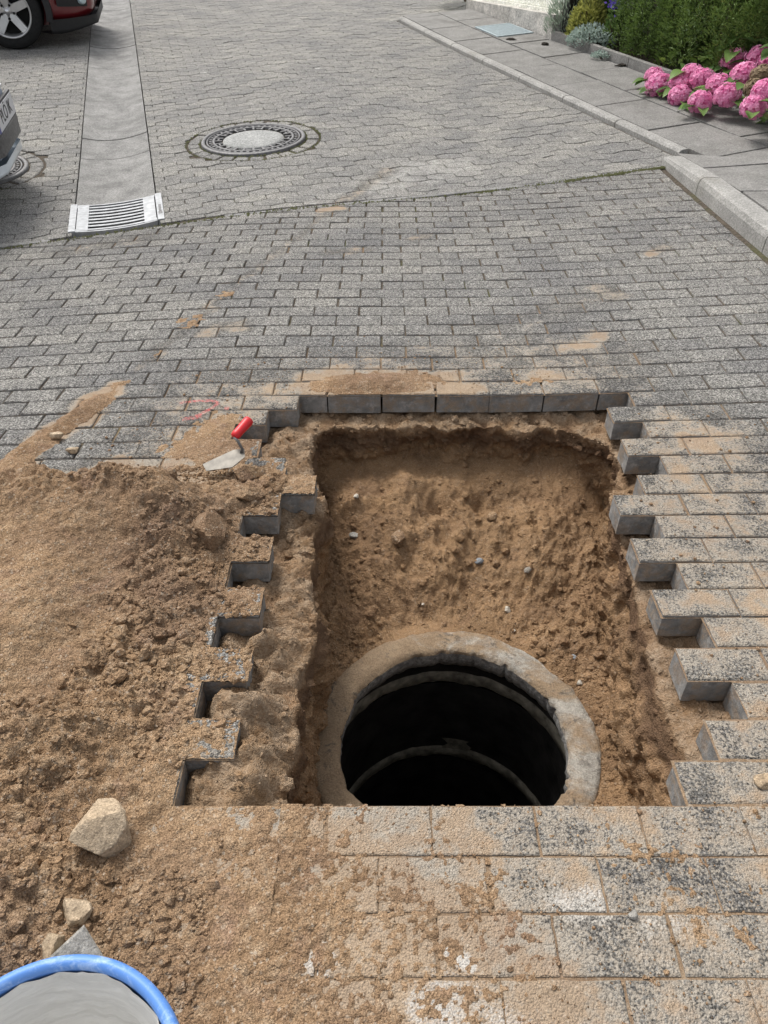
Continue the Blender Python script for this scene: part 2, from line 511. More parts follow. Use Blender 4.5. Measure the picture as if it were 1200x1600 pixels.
M['lip'] = mat_concrete("ring_lip", (.16, .155, .15), (.34, .33, .31), 120, .6, (.05, .05, .05), .01)
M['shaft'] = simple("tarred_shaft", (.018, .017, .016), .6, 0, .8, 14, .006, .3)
M['mortar'] = simple("grey_mortar", (.19, .175, .14), .9, 0, .55, 30, .004, .2)
M['iron'] = simple("cast_iron", (.14, .137, .137), .55, .4, .35, 60, .002)
M['iron_dark'] = simple("cast_iron_dark", (.022, .021, .021), .8, .2, .4, 60)
M['zinc'] = simple("galvanised_steel", (.34, .35, .36), .5, .25, .25, 30, .0005)
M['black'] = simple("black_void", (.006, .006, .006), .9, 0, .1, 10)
M['pebble'] = mat_concrete("pebble_dash", (.28, .27, .25), (.66, .63, .58), 85, .35, (.2, .19, .17), .012)
M['pebble2'] = mat_concrete("brown_pebble_dash", (.16, .13, .105), (.35, .30, .25), 85, .35, (.1, .08, .07), .012)
M['white'] = mat_concrete("pale_wall_slab", (.66, .66, .56), (.84, .84, .78), 60, .35, (.55, .56, .40), .003)
M['frame'] = simple("dark_frame", (.014, .013, .013), .4, 0, .2, 20)
M['wood'] = simple("bark", (.09, .06, .04), .9, 0, .4, 40, .004)

# ------------------------------------------------------------------ the opening in the paving, row by row
Y0, PITCHB = 2.35, .10
LFT = {0: -.31, 1: -.41, 2: -.51, 3: -.41, 4: -.31, 5: -.21}
RGT = {0: .89, 1: .79, 2: .89, 3: .79, 4: .89, 5: .79, 15: .59}
for k in range(6, 16): LFT[k] = -.31 if k % 2 == 0 else -.41
for k in range(6, 15): RGT[k] = .69 if k % 2 == 0 else .79

def in_open(x, y, pad=0.0):
    x = np.asarray(x, float); y = np.asarray(y, float)
    k = np.floor((Y0 - y) / PITCHB).astype(int)
    kk = np.clip(k, 0, 15)
    L = np.array([LFT[i] for i in range(16)])[kk]
    R = np.array([RGT[i] for i in range(16)])[kk]
    return (k >= 0) & (k <= 15) & (x > L - pad) & (x < R + pad)

# ------------------------------------------------------------------ ground sheet (fills the joints, opened at the excavation)
def lines(a0, step, lo, hi, far):
    i0, i1 = math.floor((lo - a0) / step), math.ceil((hi - a0) / step)
    core = [a0 + step * i for i in range(i0, i1 + 1)]
    d, g = step, []
    p = core[-1]
    out_hi = []
    while p < far:
        d *= 1.6; p += d; out_hi.append(p)
    d, p, out_lo = step, core[0], []
    while p > -far:
        d *= 1.6; p -= d; out_lo.append(p)
    return np.array(out_lo[::-1] + core + out_hi)
gx, gy = lines(.69, .1, -7, 6, 120), lines(Y0, .1, -1.5, 15, 120)
GX, GY = np.meshgrid(gx, gy, indexing='ij')
GZ = terr(GX, GY) - .0078 - .0018 * vnoise(GX * 3, GY * 3, 0, 3)
GZ = np.where((GY < 1.2), terr(GX, GY) - .0034, GZ)
_gu = (GX - P0[0]) * HD[0] + (GY - P0[1]) * HD[1] + .23          # trench for the gutter
GZ = np.where((np.abs(_gu) < .30) & (dfar(GX, GY) > .0) & (dfar(GX, GY) < 14), GZ - .16, GZ)
cx, cy = (GX[:-1, :-1] + GX[1:, 1:]) / 2, (GY[:-1, :-1] + GY[1:, 1:]) / 2
ground = link("ground", gridmesh("ground", GX, GY, GZ, M['joint'], ~in_open(cx, cy)))
tag(ground, "dark soil filling the joints between all the paving stones", kind="structure")

# ------------------------------------------------------------------ paving stones
def clip(poly, n, d):
    """keep the side dot(n,p) >= d of a convex polygon"""
    out = []
    for i in range(len(poly)):
        a, b = poly[i], poly[(i + 1) % len(poly)]
        da, db = n[0] * a[0] + n[1] * a[1] - d, n[0] * b[0] + n[1] * b[1] - d
        if da >= 0: out.append(a)
        if (da >= 0) != (db >= 0):
            t = da / (da - db)
            out.append((a[0] + t * (b[0] - a[0]), a[1] + t * (b[1] - a[1])))
    return out

def area(poly):
    return .5 * sum(poly[i - 1][0] * poly[i][1] - poly[i][0] * poly[i - 1][1] for i in range(len(poly)))

def inset(poly, d):
    cxm = sum(p[0] for p in poly) / len(poly); cym = sum(p[1] for p in poly) / len(poly)
    n = len(poly); out = []
    for i in range(n):
        p0, p1, p2 = poly[i - 1], poly[i], poly[(i + 1) % n]
        e1 = Vector((p1[0] - p0[0], p1[1] - p0[1])); e2 = Vector((p2[0] - p1[0], p2[1] - p1[1]))
        if e1.length < 1e-5 or e2.length < 1e-5:
            out.append(p1); continue
        e1.normalize(); e2.normalize()
        n1 = Vector((-e1.y, e1.x)); n2 = Vector((-e2.y, e2.x))
        b = n1 + n2
        if b.length < .2: out.append(p1); continue
        b.normalize()
        k = d / max(.4, b.dot(n1))
        out.append((p1[0] + b.x * k, p1[1] + b.y * k))
    return out

def prism(poly, zf, thick, gap, cham, tilt=(0, 0), dz=0.0, wear=0.0, sub=0):
    """bevelled paving stone; returns verts, faces (world space)"""
    if area(poly) < 0: poly = poly[::-1]
    o = inset(poly, gap / 2)
    if sub:
        q_ = []
        for i in range(len(o)):
            a_, b_ = o[i], o[(i + 1) % len(o)]
            for j in range(sub): q_.append((a_[0] + (b_[0] - a_[0]) * j / sub, a_[1] + (b_[1] - a_[1]) * j / sub))
        o = q_
    if wear: o = [(x + random.uniform(-wear, wear), y + random.uniform(-wear, wear)) for x, y in o]
    t = inset(o, cham)
    if sub:
        cc_ = (sum(p[0] for p in o) / len(o), sum(p[1] for p in o) / len(o))
        t2 = []
        for i, p in enumerate(t):
            k_ = (random.random() ** 3) * (.05 if i % sub else .09)
            t2.append((p[0] + (cc_[0] - p[0]) * k_, p[1] + (cc_[1] - p[1]) * k_))
        t = t2
    cxm = sum(p[0] for p in o) / len(o); cym = sum(p[1] for p in o) / len(o)
    def z(p): return zf(p[0], p[1]) + dz + tilt[0] * (p[0] - cxm) + tilt[1] * (p[1] - cym)
    n = len(o)
    vs = [(p[0], p[1], z(p)) for p in t] + [(p[0], p[1], z(p) - cham * .8) for p in o] + [(p[0], p[1], z(p) - thick) for p in o]
    fs = [tuple(range(n))] + [(i + n, (i + 1) % n + n, (i + 1) % n, i) for i in range(n)] + [(i + 2 * n, (i + 1) % n + 2 * n, (i + 1) % n + n, i + n) for i in range(n)] + [tuple(range(3 * n - 1, 2 * n - 1, -1))]
    return vs, fs

def stone_obj(name, vs, fs, mats, parent, nside):
    me = bpy.data.meshes.new(name)
    c = Vector(vs[0])
    me.from_pydata([(v[0] - c.x, v[1] - c.y, v[2] - c.z) for v in vs], [], fs)
    for m in mats: me.materials.append(m)
    if len(mats) > 1:
        mi = [0] * len(me.polygons)
        for i in nside: mi[i] = 1
        me.polygons.foreach_set("material_index", mi)
    o = bpy.data.objects.new(name, me)
    o.location = c
    COL.objects.link(o)
    o.parent = parent
    return o

def mass_obj(name, items, mats, parent, tints=True):
    V, Fl, mi, tv = [], [], [], []
    for vs, fs, n in items:
        k = len(V); V.extend(vs)
        Fl.extend([tuple(i + k for i in f) for f in fs])
        mi.extend([0] * (1 + n) + [1 if len(mats) > 1 else 0] * n + [0])
        tv.extend([random.random()] * len(vs))
    me = bpy.data.meshes.new(name)
    me.from_pydata(V, [], Fl)
    for m in mats: me.materials.append(m)
    me.polygons.foreach_set("material_index", mi)
    a = me.attributes.new("tint", 'FLOAT', 'POINT')
    a.data.foreach_set("value", tv)
    return link(name, me, parent)

def project(x, y, z):
    th = math.radians(PITCH); zz = z - CAM_H
    f = y * math.cos(th) - zz * math.sin(th)
    if f < .05: return None
    return 600 + FPX * x / f, 800 - FPX * (y * math.sin(th) + zz * math.cos(th)) / f, f

def spread(items, parent, name, mats, massname, limit=300):
    """the stones that show largest become objects of their own, the rest one mass"""
    seen, rest = [], []
    for it in items:
        vs = it[0]
        cxm = sum(v[0] for v in vs) / len(vs); cym = sum(v[1] for v in vs) / len(vs)
        p = project(cxm, cym, vs[0][2])
        if p and -60 < p[0] < 1260 and -30 < p[1] < 1650 and not it[3]: seen.append((p[2], it))
        else: rest.append(it)
    seen.sort(key=lambda q: q[0])
    for d, it in seen[:limit]:
        vs, fs, n, _ = it
        stone_obj(name, vs, fs, mats, parent, range(1 + n, 1 + 2 * n))
    rest += [it for d, it in seen[limit:]]
    if rest:
        tag(mass_obj(massname, [(a, b, c) for a, b, c, _ in rest], mats, parent), kind="stuff")

KERBX = 1.885
def heap_cover(x, y):            # stones wholly buried by the heap need not be picked apart
    return x < -.62 and .35 < y < 1.72

brick_pavement = empty("brick_pavement", (0, 0, 0))
tag(brick_pavement, "grey rectangular concrete paving in running bond around the excavation", kind="structure")
items = []
for k in range(-36, 26):
    yt, yb = Y0 - PITCHB * k, Y0 - PITCHB * (k + 1)
    base = .69 if k % 2 == 0 else .79
    for n in range(-26, 12):
        x0 = base + .2 * n
        xm, ym = x0 + .1, (yt + yb) / 2
        if x0 < -4.6 or x0 > 2: continue
        if bool(in_open(xm, ym)): continue
        jx = random.uniform(-.0025, .0025)
        poly = [(x0 + jx, yb), (x0 + .2 + jx, yb), (x0 + .2 + jx, yt), (x0 + jx, yt)]
        poly = clip(poly, (-GD[0], -GD[1]), -(P0[0] * GD[0] + P0[1] * GD[1]) + .012)
        if len(poly) > 2: poly = clip(poly, (-1, 0), -KERBX + .03)
        if len(poly) < 3 or abs(area(poly)) < .0012: continue
        chip = bool(in_open(xm, ym, .14)) or bool(in_open(xm, ym - .1)) or bool(in_open(xm, ym + .1)) or bool(in_open(xm - .06, ym - .1)) or bool(in_open(xm + .06, ym - .1)) or ym < .78
        vs, fs = prism(poly, T, .078, .0055 + .003 * float(ss(3, 5, ym)) - (.002 if ym < .76 else 0) + random.uniform(0, .003), .0035 if ym > .76 else .002,
                       (random.gauss(0, .006) * (.5 if ym < .8 else 1), random.gauss(0, .009) * (.5 if ym < .8 else 1)), random.gauss(0, .0011) * (.4 if ym < .8 else 1), .0008 if not chip else .0012, 6 if chip else 0)
        items.append((vs, fs, len(vs) // 3, heap_cover(xm, ym)))
spread(items, brick_pavement, "brick", [M['paver'], M['side']], "brick_field")

# kerb line of the far footpath
KA = np.array([2.05, 5.5]); KB = np.array([.18, 11.0])
KD = (KB - KA) / np.linalg.norm(KB - KA); KC = np.array([KD[1], -KD[0]])   # along, across (to the right)
MH = [(-.985, 6.05), (-2.90, 5.46)]                                       # manhole covers
GU0 = -.23                                                                # gutter centre in the drive frame

hex_pavement = empty("hexagonal_pavement", (0, 0, 0))
tag(hex_pavement, "grey hexagonal concrete paving of the upper drive", kind="structure")
items = []
HW, HR = .20, .10
for j in range(0, 100):
    for i in range(-28, 30):
        u = GU0 + .02 + HW * (i + .5 * (j % 2)); v = .05 + HR * j
        a, b = HW / 2, HR
        loc = [(u - a, v - b * .36), (u, v - b * .64), (u + a, v - b * .36), (u + a, v + b * .36), (u, v + b * .64), (u - a, v + b * .36)]
        if not (-5.2 < u < 5.5): continue
        loc = clip(loc, (0, 1), .03)
        if len(loc) < 3: continue
        for side in (-1, 1):
            q = clip(loc, (side, 0), side * GU0 + .252)
            if len(q) < 3: continue
            poly = [hdgv(*p) for p in q]
            if (np.array(poly[0]) - KA) @ KD < 5.82: poly = clip(poly, (-KC[0], -KC[1]), -float(KA @ KC) + .015)
            if len(poly) < 3: continue
            cxm = sum(p[0] for p in poly) / len(poly); cym = sum(p[1] for p in poly) / len(poly)
            drop = False
            for (mx, my) in MH:
                dd = math.hypot(cxm - mx, cym - my)
                if dd < .47: drop = True
                elif dd < .7:
                    nx, ny = (cxm - mx) / dd, (cym - my) / dd
                    poly = clip(poly, (nx, ny), nx * mx + ny * my + .505)
            if drop or len(poly) < 3 or abs(area(poly)) < .0008: continue
            vs, fs = prism(poly, T, .07, .0032 + random.uniform(0, .0035), .003,
                           (random.gauss(0, .008), random.gauss(0, .009)), random.gauss(0, .0012), .0012)
            items.append((vs, fs, len(poly), False))
spread(items, hex_pavement, "paver", [M['hex']], "paver_field")

# mossy raised edging between the two pavings
moss_m = leafmat("moss", (.07, .075, .03), (.19, .19, .085), .9, .1)
edging = empty("edging_strip", (0, 0, 0))
tag(edging, "thin mossy concrete edging strip between brick and hexagonal paving", kind="structure")
u = -2.6
while u < 3.42:
    L = 1.0
    if not (GU0 - .75 < u + L / 2 < GU0 + .3):
        poly = [hdgv(u, -.022), hdgv(min(u + L, 3.42), -.022), hdgv(min(u + L, 3.42), .022), hdgv(u, .022)]
        vs, fs = prism(poly, T, .2, .004, .004, (0, 0), .002)
        stone_obj("edging_stone", vs, fs, [M['gutter']], edging, [])
    u += L
mb = []
NV = 5200
uu = rng.uniform(-2.4, 3.4, NV); dens = fbm(uu, 0, 0, 1.4, 3, 5)
keep = (dens > .0 + .45 * (uu < 2.0)) | (rng.random(NV) < .15)
uu = uu[keep]; vv = rng.normal(-.022, .011, len(uu))
P = P0 + uu[:, None] * HD + vv[:, None] * GD
Pz = terr(P[:, 0], P[:, 1])
r = rng.uniform(.004, .011, len(uu)); ang = rng.uniform(0, 6.28, len(uu))
tip = np.stack([P[:, 0], P[:, 1], Pz + r * 1.1], 1)
V = []
for q in range(3):
    V.append(np.stack([P[:, 0] + r * np.cos(ang + q * 2.1), P[:, 1] + r * np.sin(ang + q * 2.1), Pz - .002], 1))
V = np.stack(V + [tip], 1).reshape(-1, 3)
b4 = np.arange(len(uu))[:, None] * 4
tri = np.concatenate([b4 + np.array([[0, 1, 3]]), b4 + np.array([[1, 2, 3]]), b4 + np.array([[2, 0, 3]])])
o = link("moss", npmesh("moss", V, tri, moss_m, True))
tag(o, "green moss growing along the joint between the two pavings", "moss", kind="stuff")

# ------------------------------------------------------------------ the pit
RC = np.array([.196, 1.19]); RZ = -.434
def rim_path(N):
    pts = [(-.205, .74), (-.20, 1.0), (-.195, 1.3), (-.215, 1.55), (-.205, 1.8), (-.235, 2.0), (-.25, 2.13), (-.17, 2.25), (0, 2.275), (.3, 2.265), (.55, 2.28), (.70, 2.265), (.79, 2.19), (.80, 2.05),
           (.74, 1.9), (.735, 1.78), (.70, 1.62), (.705, 1.45), (.69, 1.3), (.675, 1.1), (.67, .95), (.66, .74), (.45, .715), (.2, .71), (-.05, .715)]
    P = np.array(pts); n = len(P)
    out = []
    for i in range(n):                     # closed Catmull-Rom
        p0, p1, p2, p3 = P[i - 1], P[i], P[(i + 1) % n], P[(i + 2) % n]
        for t in np.linspace(0, 1, 40, endpoint=False):
            out.append(.5 * ((2 * p1) + (-p0 + p2) * t + (2 * p0 - 5 * p1 + 4 * p2 - p3) * t * t + (-p0 + 3 * p1 - 3 * p2 + p3) * t ** 3))
    out = np.array(out)
    d = np.linalg.norm(np.roll(out, -1, 0) - out, axis=1); s = np.concatenate([[0], np.cumsum(d)])
    tt = np.linspace(0, s[-1], N, endpoint=False)
    ext = np.vstack([out, out[:1]])
    return np.stack([np.interp(tt, s, ext[:, 0]), np.interp(tt, s, ext[:, 1])], 1)

NP = 820
rim = rim_path(NP)
tan = np.roll(rim, -3, 0) - np.roll(rim, 3, 0); tan /= np.linalg.norm(tan, axis=1)[:, None]
nrm = np.stack([-tan[:, 1], tan[:, 0]], 1)
if np.sum((rim - rim.mean(0)) * nrm) < 0: nrm = -nrm
rim = rim + nrm * (fbm(rim[:, 0], rim[:, 1], 0, 5.5, 5, 21, .55) * (.018 + .014 * ss(2.1, 2.25, rim[:, 1])))[:, None]
outer = np.stack([np.clip(rim[:, 0] + nrm[:, 0] * .36, -.60, 1.02), np.clip(rim[:, 1] + nrm[:, 1] * .3, .52, 2.52)], 1)
y_ = rim[:, 1]; x_ = rim[:, 0]
back = ss(2.12, 2.24, y_)
right = ss(.5, .66, x_) * (1 - back)
left = ss(-.12, -.18, x_) * (1 - back)
zbase = -.42 + back * (.19 + .05 * vnoise(x_ * 3.5, 3, 0, 78)) + right * .06 * ss(1.1, 2.0, y_) + left * .05 * ss(1.3, 2.0, y_)
under = back * (.012 + .03 * vnoise(x_ * 4, 0, 0, 77)) + right * (ss(1.55, 1.95, y_) * .045 - .04 * (1 - ss(1.2, 1.6, y_))) + left * (.012 * ss(1.4, 1.9, y_) - .02)
cols = []
NL, NW, NF = 30, 40, 95
for i in range(NL):
    t = i / (NL - 1)
    p = outer * (1 - t) + rim * t
    z = -.088 - .012 * t ** 3 + .010 * fbm(p[:, 0], p[:, 1], 0, 22, 4, 33) * ss(0, .4, t)
    # sand that has run back into the recesses on the left and one on the right
    inrec = ss(-.18, -.28, p[:, 0]) * ss(-.44, -.36, p[:, 0])
    fill = .055 * ss(1.28, 1.18, p[:, 1]) + .022 * ss(1.9, 1.3, p[:, 1]) + .035 * ss(1.68, 1.78, p[:, 1]) * ss(2.3, 2.2, p[:, 1])
    z = z + inrec * fill * (.7 + .5 * fbm(p[:, 0], p[:, 1], 0, 14, 3, 8))
    z = z + ss(.66, .72, p[:, 0]) * .02 * ss(1.1, .98, p[:, 1])
    z = z + (.015 * fbm(p[:, 0], p[:, 1], 0, 40, 4, 81, .6) * (.45 + .55 * left) * ss(.2, .5, t))
    cols.append(np.stack([p[:, 0], p[:, 1], z], 1))
ztop = cols[-1][:, 2]
for i in range(1, NW + 1):
    t = i / NW
    prof = math.sin(math.pi * min(1, t * 1.15)) * .35 + t * .65
    z = ztop * (1 - t) + zbase * t
    off = under * prof + (.022 * fbm(rim[:, 0] * 1.0, rim[:, 1] * 1.0, z * 1.4, 11, 4, 40) + .012 * fbm(rim[:, 0], rim[:, 1], z, 45, 3, 44)) * min(1, 3 * t)
    p = rim + nrm * off[:, None]
    cols.append(np.stack([p[:, 0], p[:, 1], z + .006 * fbm(p[:, 0], p[:, 1], z, 50, 3, 9)], 1))
base = cols[-1]
def smooth_loop(a_, w_=45):
    k_ = np.hanning(2 * w_ + 1); k_ /= k_.sum()
    return np.stack([np.convolve(np.concatenate([a_[-w_:, i], a_[:, i], a_[:w_, i]]), k_, 'valid') for i in range(a_.shape[1])], 1)
base_s = smooth_loop(base)
d = base[:, :2] - RC
a = np.arctan2(d[:, 1], d[:, 0])
ringp = RC + .395 * np.stack([np.cos(a), np.sin(a)], 1)
for i in range(1, NF + 1):
    t = i / NF
    bb = base_s + (base - base_s) * math.exp(-t * 22)
    p = bb[:, :2] * (1 - t) + ringp * t
    sl = (1 - t) ** 1.5
    z = bb[:, 2] * sl + (RZ - .012) * (1 - sl)
    ln = np.linalg.norm(base[:, :2] - ringp, axis=1)
    amp = ss(0, .25, t) * ss(1.0, .85, t) * ss(.03, .25, ln)
    x1, y1 = p[:, 0], p[:, 1]
    nz = .040 * fbm(x1, y1, 0, 4.2, 3, 50) + .024 * (1 - np.abs(fbm(x1, y1, 0, 9, 3, 52))) + .012 * fbm(x1, y1, 0, 26, 3, 54) + .007 * fbm(x1, y1, 0, 75, 3, 56)
    for (fx, fy, fr, fd) in [(.17, 2.08, .075, .045), (.36, 2.10, .085, .05), (.30, 1.78, .11, .03), (.55, 1.85, .1, -.03), (.62, 1.62, .07, -.04), (-.05, 1.85, .1, -.03), (.1, 1.62, .1, .02)]:
        nz = nz - fd * np.exp(-((x1 - fx) ** 2 + (y1 - fy) ** 2) / (2 * (fr * .6) ** 2))
    z = z + amp * nz
    cols.append(np.stack([x1, y1, z], 1))
A = np.stack(cols, 1)
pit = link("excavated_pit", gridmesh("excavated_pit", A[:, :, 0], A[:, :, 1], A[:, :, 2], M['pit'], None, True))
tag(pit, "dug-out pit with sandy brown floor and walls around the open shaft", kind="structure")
PITV = A

# ------------------------------------------------------------------ the open manhole shaft
shaft = empty("manhole_shaft", (RC[0], RC[1], RZ))
tag(shaft, "open round concrete manhole shaft with broken rim at the bottom of the pit", "manhole")
def jr(a, q, r, z):
    ca, sa = math.cos(a), math.sin(a)
    k = float(fbm(ca * 2, sa * 2, q * .3, 1.6, 4, 60))
    f = float(fbm(ca * 2, sa * 2, q * .7, 9, 3, 63))
    bite = .03 * math.exp(-((math.atan2(math.sin(a - 3.55), math.cos(a - 3.55)) / .22) ** 2)) - .02 * math.exp(-((math.atan2(math.sin(a - 3.95), math.cos(a - 3.95)) / .18) ** 2))
    if q in (4, 5, 6, 7): r += .006 * k + .002 * f + bite * .4 + .014 * max(0.0, f - .35)
    if q <= 2: r += .006 * k + .003 * f
    return r, z + (.003 * k + .0015 * f if q < 6 else 0)
m = MB().lathe([(.408, -.14), (.406, -.02), (.400, -.003), (.385, .002), (.338, .003), (.322, .001), (.315, -.012)], 260, (0, 0, 0), False, jr)
m.build("ring_rim", M['ring'], shaft, True)
m = MB().lathe([(.315, -.012), (.314, -.035), (.322, -.06), (.333, -.085), (.36, -.1)], 260, (0, 0, 0), False, lambda a, q, r, z: (jr(a, 6, r, z)[0] + .003 * float(fbm(math.cos(a) * 9, math.sin(a) * 9, z * 40, 3, 3, 66)), z))
m.build("broken_lip", M['lip'], shaft, True)
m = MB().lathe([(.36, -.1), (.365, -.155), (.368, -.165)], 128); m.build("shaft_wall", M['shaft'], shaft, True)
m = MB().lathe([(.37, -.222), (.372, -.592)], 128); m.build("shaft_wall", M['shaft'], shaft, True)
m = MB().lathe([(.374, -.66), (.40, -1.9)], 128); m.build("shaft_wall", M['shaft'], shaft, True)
def jm(a, q, r, z):
    k = float(fbm(math.cos(a) * 3, math.sin(a) * 3, q, 2.5, 4, 70 + int(-z * 10)))
    return r, z + .010 * k
for zt in (-.160, -.598):
    r0 = .366 if zt > -.4 else .371
    MB().lathe([(r0 + .004, zt + .006), (r0 - .005, zt - .002), (r0 - .005, zt - .046), (r0 + .008, zt - .062)], 160, (0, 0, 0), False, jm).build("mortar_joint", M['mortar'], shaft, True)
pm = MB()
for i in range(9):                                 # dab of mortar on the wall above the lower joint
    a0 = math.radians(88 - 12 + i * 1.3)
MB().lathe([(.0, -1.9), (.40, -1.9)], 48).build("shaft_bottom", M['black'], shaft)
g = MB(); rows = []
for zi, zz in enumerate(np.linspace(-.535, -.62, 6)):
    rows.append([(math.cos(a) * .3665, math.sin(a) * .3665, zz) for a in np.radians(np.linspace(72 + 2 * math.sin(zi * 2), 86 + 2 * math.cos(zi * 1.7), 9))])
vs = [p for r in rows for p in r]
fs = [(i * 9 + j, i * 9 + j + 1, (i + 1) * 9 + j + 1, (i + 1) * 9 + j) for i in range(5) for j in range(8)]
g.add(vs, fs).build("mortar_dab", M['mortar'], shaft, True)

# ------------------------------------------------------------------ heap of dug-out soil and thin spread sand
def polydist(x, y, pts):
    d = np.full(np.shape(x), 1e9)
    for (ax, ay), (bx, by) in zip(pts[:-1], pts[1:]):
        L2 = (bx - ax) ** 2 + (by - ay) ** 2 + 1e-9
        t = np.clip(((x - ax) * (bx - ax) + (y - ay) * (by - ay)) / L2, 0, 1)
        d = np.minimum(d, np.hypot(x - ax - t * (bx - ax), y - ay - t * (by - ay)))
    return d

def edge_soft(x, y, w=.03):
    """0 at the opening, 1 from w away (coarse distance by sampling)"""
    s = np.ones(np.shape(x))
    for r_ in (.25, .5, .75, 1.0):
        hit = np.zeros(np.shape(x), bool)
        for k in range(8):
            a_ = k * math.pi / 4
            hit |= in_open(x + math.cos(a_) * w * r_, y + math.sin(a_) * w * r_)
        s = np.where(hit, np.minimum(s, r_ - .25), s)
    return s

def heap_h(x, y):
    n_big = fbm(x, y, 0, 3.0, 3, 101)
    n_mid = fbm(x, y, 0, 9, 4, 103)
    n_fin = fbm(x, y, 0, 34, 3, 105)
    foot = 1.84 + .05 * n_big + .03 * n_mid + .10 * ss(-.75, -.4, x)
    inside = ss(0, .20, foot - y)
    inx = ss(-.34, -.62, x + .03 * n_mid)
    ridge = .095 * np.exp(-((y - 1.66 + .08 * (x + .9)) / .13) ** 2) * ss(-.40, -.75, x)
    ridge = ridge + .075 * np.exp(-(((x + .62) / .12) ** 2 + ((y - 1.55) / .13) ** 2))
    plate = .085 * ss(-.68, -.90, x + .05 * n_big) * ss(1.75, 1.5, y) * ss(.75, 1.0, y)
    front = .05 * ss(-.50, -.75, x) * ss(1.1, .85, y)
    lowr = .020 * ss(-.38, -.55, x)
    h = ridge + plate + front + lowr
    rough = 1 - .85 * ss(-.60, -.74, x + .05 * n_big) * ss(.86, 1.0, y) * ss(1.60, 1.48, y)      # trodden flat on the left
    h = h + rough * (.016 * n_mid + .009 * n_fin + .012 * np.abs(n_mid) + .006 * fbm(x, y, 0, 85, 2, 109)) * (.35 + .65 * inx)
    h = h + .010 * (n_big + .3)
    h = h * inside * (.25 + .75 * ss(-.26, -.46, x)) - .012 * (1 - inside)
    h = h + .004 * n_fin * inside
    frontfade = ss(.42, .62, y + .06 * n_big + .25 * ss(-.55, -.75, x))
    return h * (.30 + .70 * frontfade) + .003

def cover_mask(mesh_x, mesh_y):
    return in_open(mesh_x, mesh_y, -.002)

hx = np.arange(-1.75, -.195, .0052); hy = np.arange(.02, 2.12, .0052)
HX, HY = np.meshgrid(hx, hy, indexing='ij')
es = edge_soft(HX, HY, .045)
HH = heap_h(HX, HY)
HH = np.where(HH > 0, HH * (.12 + .88 * es), HH)
HZ = terr(HX, HY) + HH + .0035 * fbm(HX, HY, 0, 110, 2, 107)
def cells(A_): return .25 * (A_[:-1, :-1] + A_[1:, :-1] + A_[:-1, 1:] + A_[1:, 1:])
keep = (cells(HH) > -.005) & ~in_open(cells(HX), cells(HY), .002)
heap = link("soil_heap", gridmesh("soil_heap", HX, HY, HZ, M['sand'], keep))
tag(heap, "heap of brown sandy soil thrown up left of the pit", "soil heap")

fx = np.arange(-.20, 1.45, .0042); fy = np.arange(.0, .752, .0042)
FX, FY = np.meshgrid(fx, fy, indexing='ij')
def joint_groove(x, y):
    k = np.floor((Y0 - y) / PITCHB)
    fy_ = np.abs((Y0 - y) / PITCHB - k - .5) * PITCHB
    base_ = np.where(k % 2 == 0, .69, .79)
    fx_ = np.abs(((x - base_) / .2) % 1.0 - .5) * .2
    d_ = np.minimum(.05 - fy_, .1 - fx_)
    return np.exp(-(d_ / .007) ** 2)
def film_h(x, y):
    cov = 1.06 * ss(.62, -.38, x + .35 * (y - .4)) - .15 * ss(.45, .1, y) * ss(-.1, .2, x)
    n1, n2, n3 = fbm(x, y, 0, 5.5, 4, 120), fbm(x, y, 0, 26, 3, 122), fbm(x, y, 0, 115, 2, 124)
    return .0085 * (cov - .66) + .0034 * n1 + .0030 * n2 + .0048 * n3
FH = film_h(FX, FY)
FH = np.where(FY > .735, np.minimum(FH, .0015), FH)
keep = (cells(FH) > -.0012) & ~in_open(cells(FX), cells(FY), 0)
o = link("spread_sand", gridmesh("spread_sand", FX, FY, terr(FX, FY) + FH, M['sand'], keep))
tag(o, "thin crust of loose sand over the paving in front of the pit", "sand", kind="stuff")

qx = np.arange(-1.45, 1.25, .0075); qy = np.arange(1.85, 3.5, .0075)
QX, QY = np.meshgrid(qx, qy, indexing='ij')
n1, n2, n3 = fbm(QX, QY, 0, 7, 4, 130), fbm(QX, QY, 0, 30, 3, 132), fbm(QX, QY, 0, 85, 2, 134)
trail = polydist(QX, QY, [(-1.24, 1.86), (-1.17, 2.02), (-1.08, 2.25), (-1.0, 2.47)])
trail2 = polydist(QX, QY, [(-.93, 2.68), (-.88, 2.85), (-.80, 3.1), (-.76, 3.3)])
backp = np.hypot((QX + .02) / .30, (QY - 2.43) / .105)
leftp = np.hypot((QX + .52) / .24, (QY - 2.03) / .2)
backr = np.hypot((QX - .55) / .16, (QY - 2.46) / .05)
TH = np.maximum.reduce([.022 * (1 - trail / .06) * (.8 + .4 * n1), .005 * (1 - trail2 / .04) + .004 * n1 - .003, .030 * (1 - backp) , .016 * (1 - leftp), .004 * (1 - backr)])
TH = np.minimum(TH, .025) + .0045 * n1 + .0035 * n2 + .0022 * n3 - .0045
es2 = edge_soft(QX, QY, .03)
TH = np.where(TH > 0, TH * (.15 + .85 * es2), TH)
keep = (cells(TH) > -.001) & ~in_open(cells(QX), cells(QY), 0) & (cells(TH) > -.001)
o = link("scattered_sand", gridmesh("scattered_sand", QX, QY, terr(QX, QY) + TH, M['sand'], keep))
tag(o, "sand spilled in streaks on the bricks behind the pit", "sand", kind="stuff")

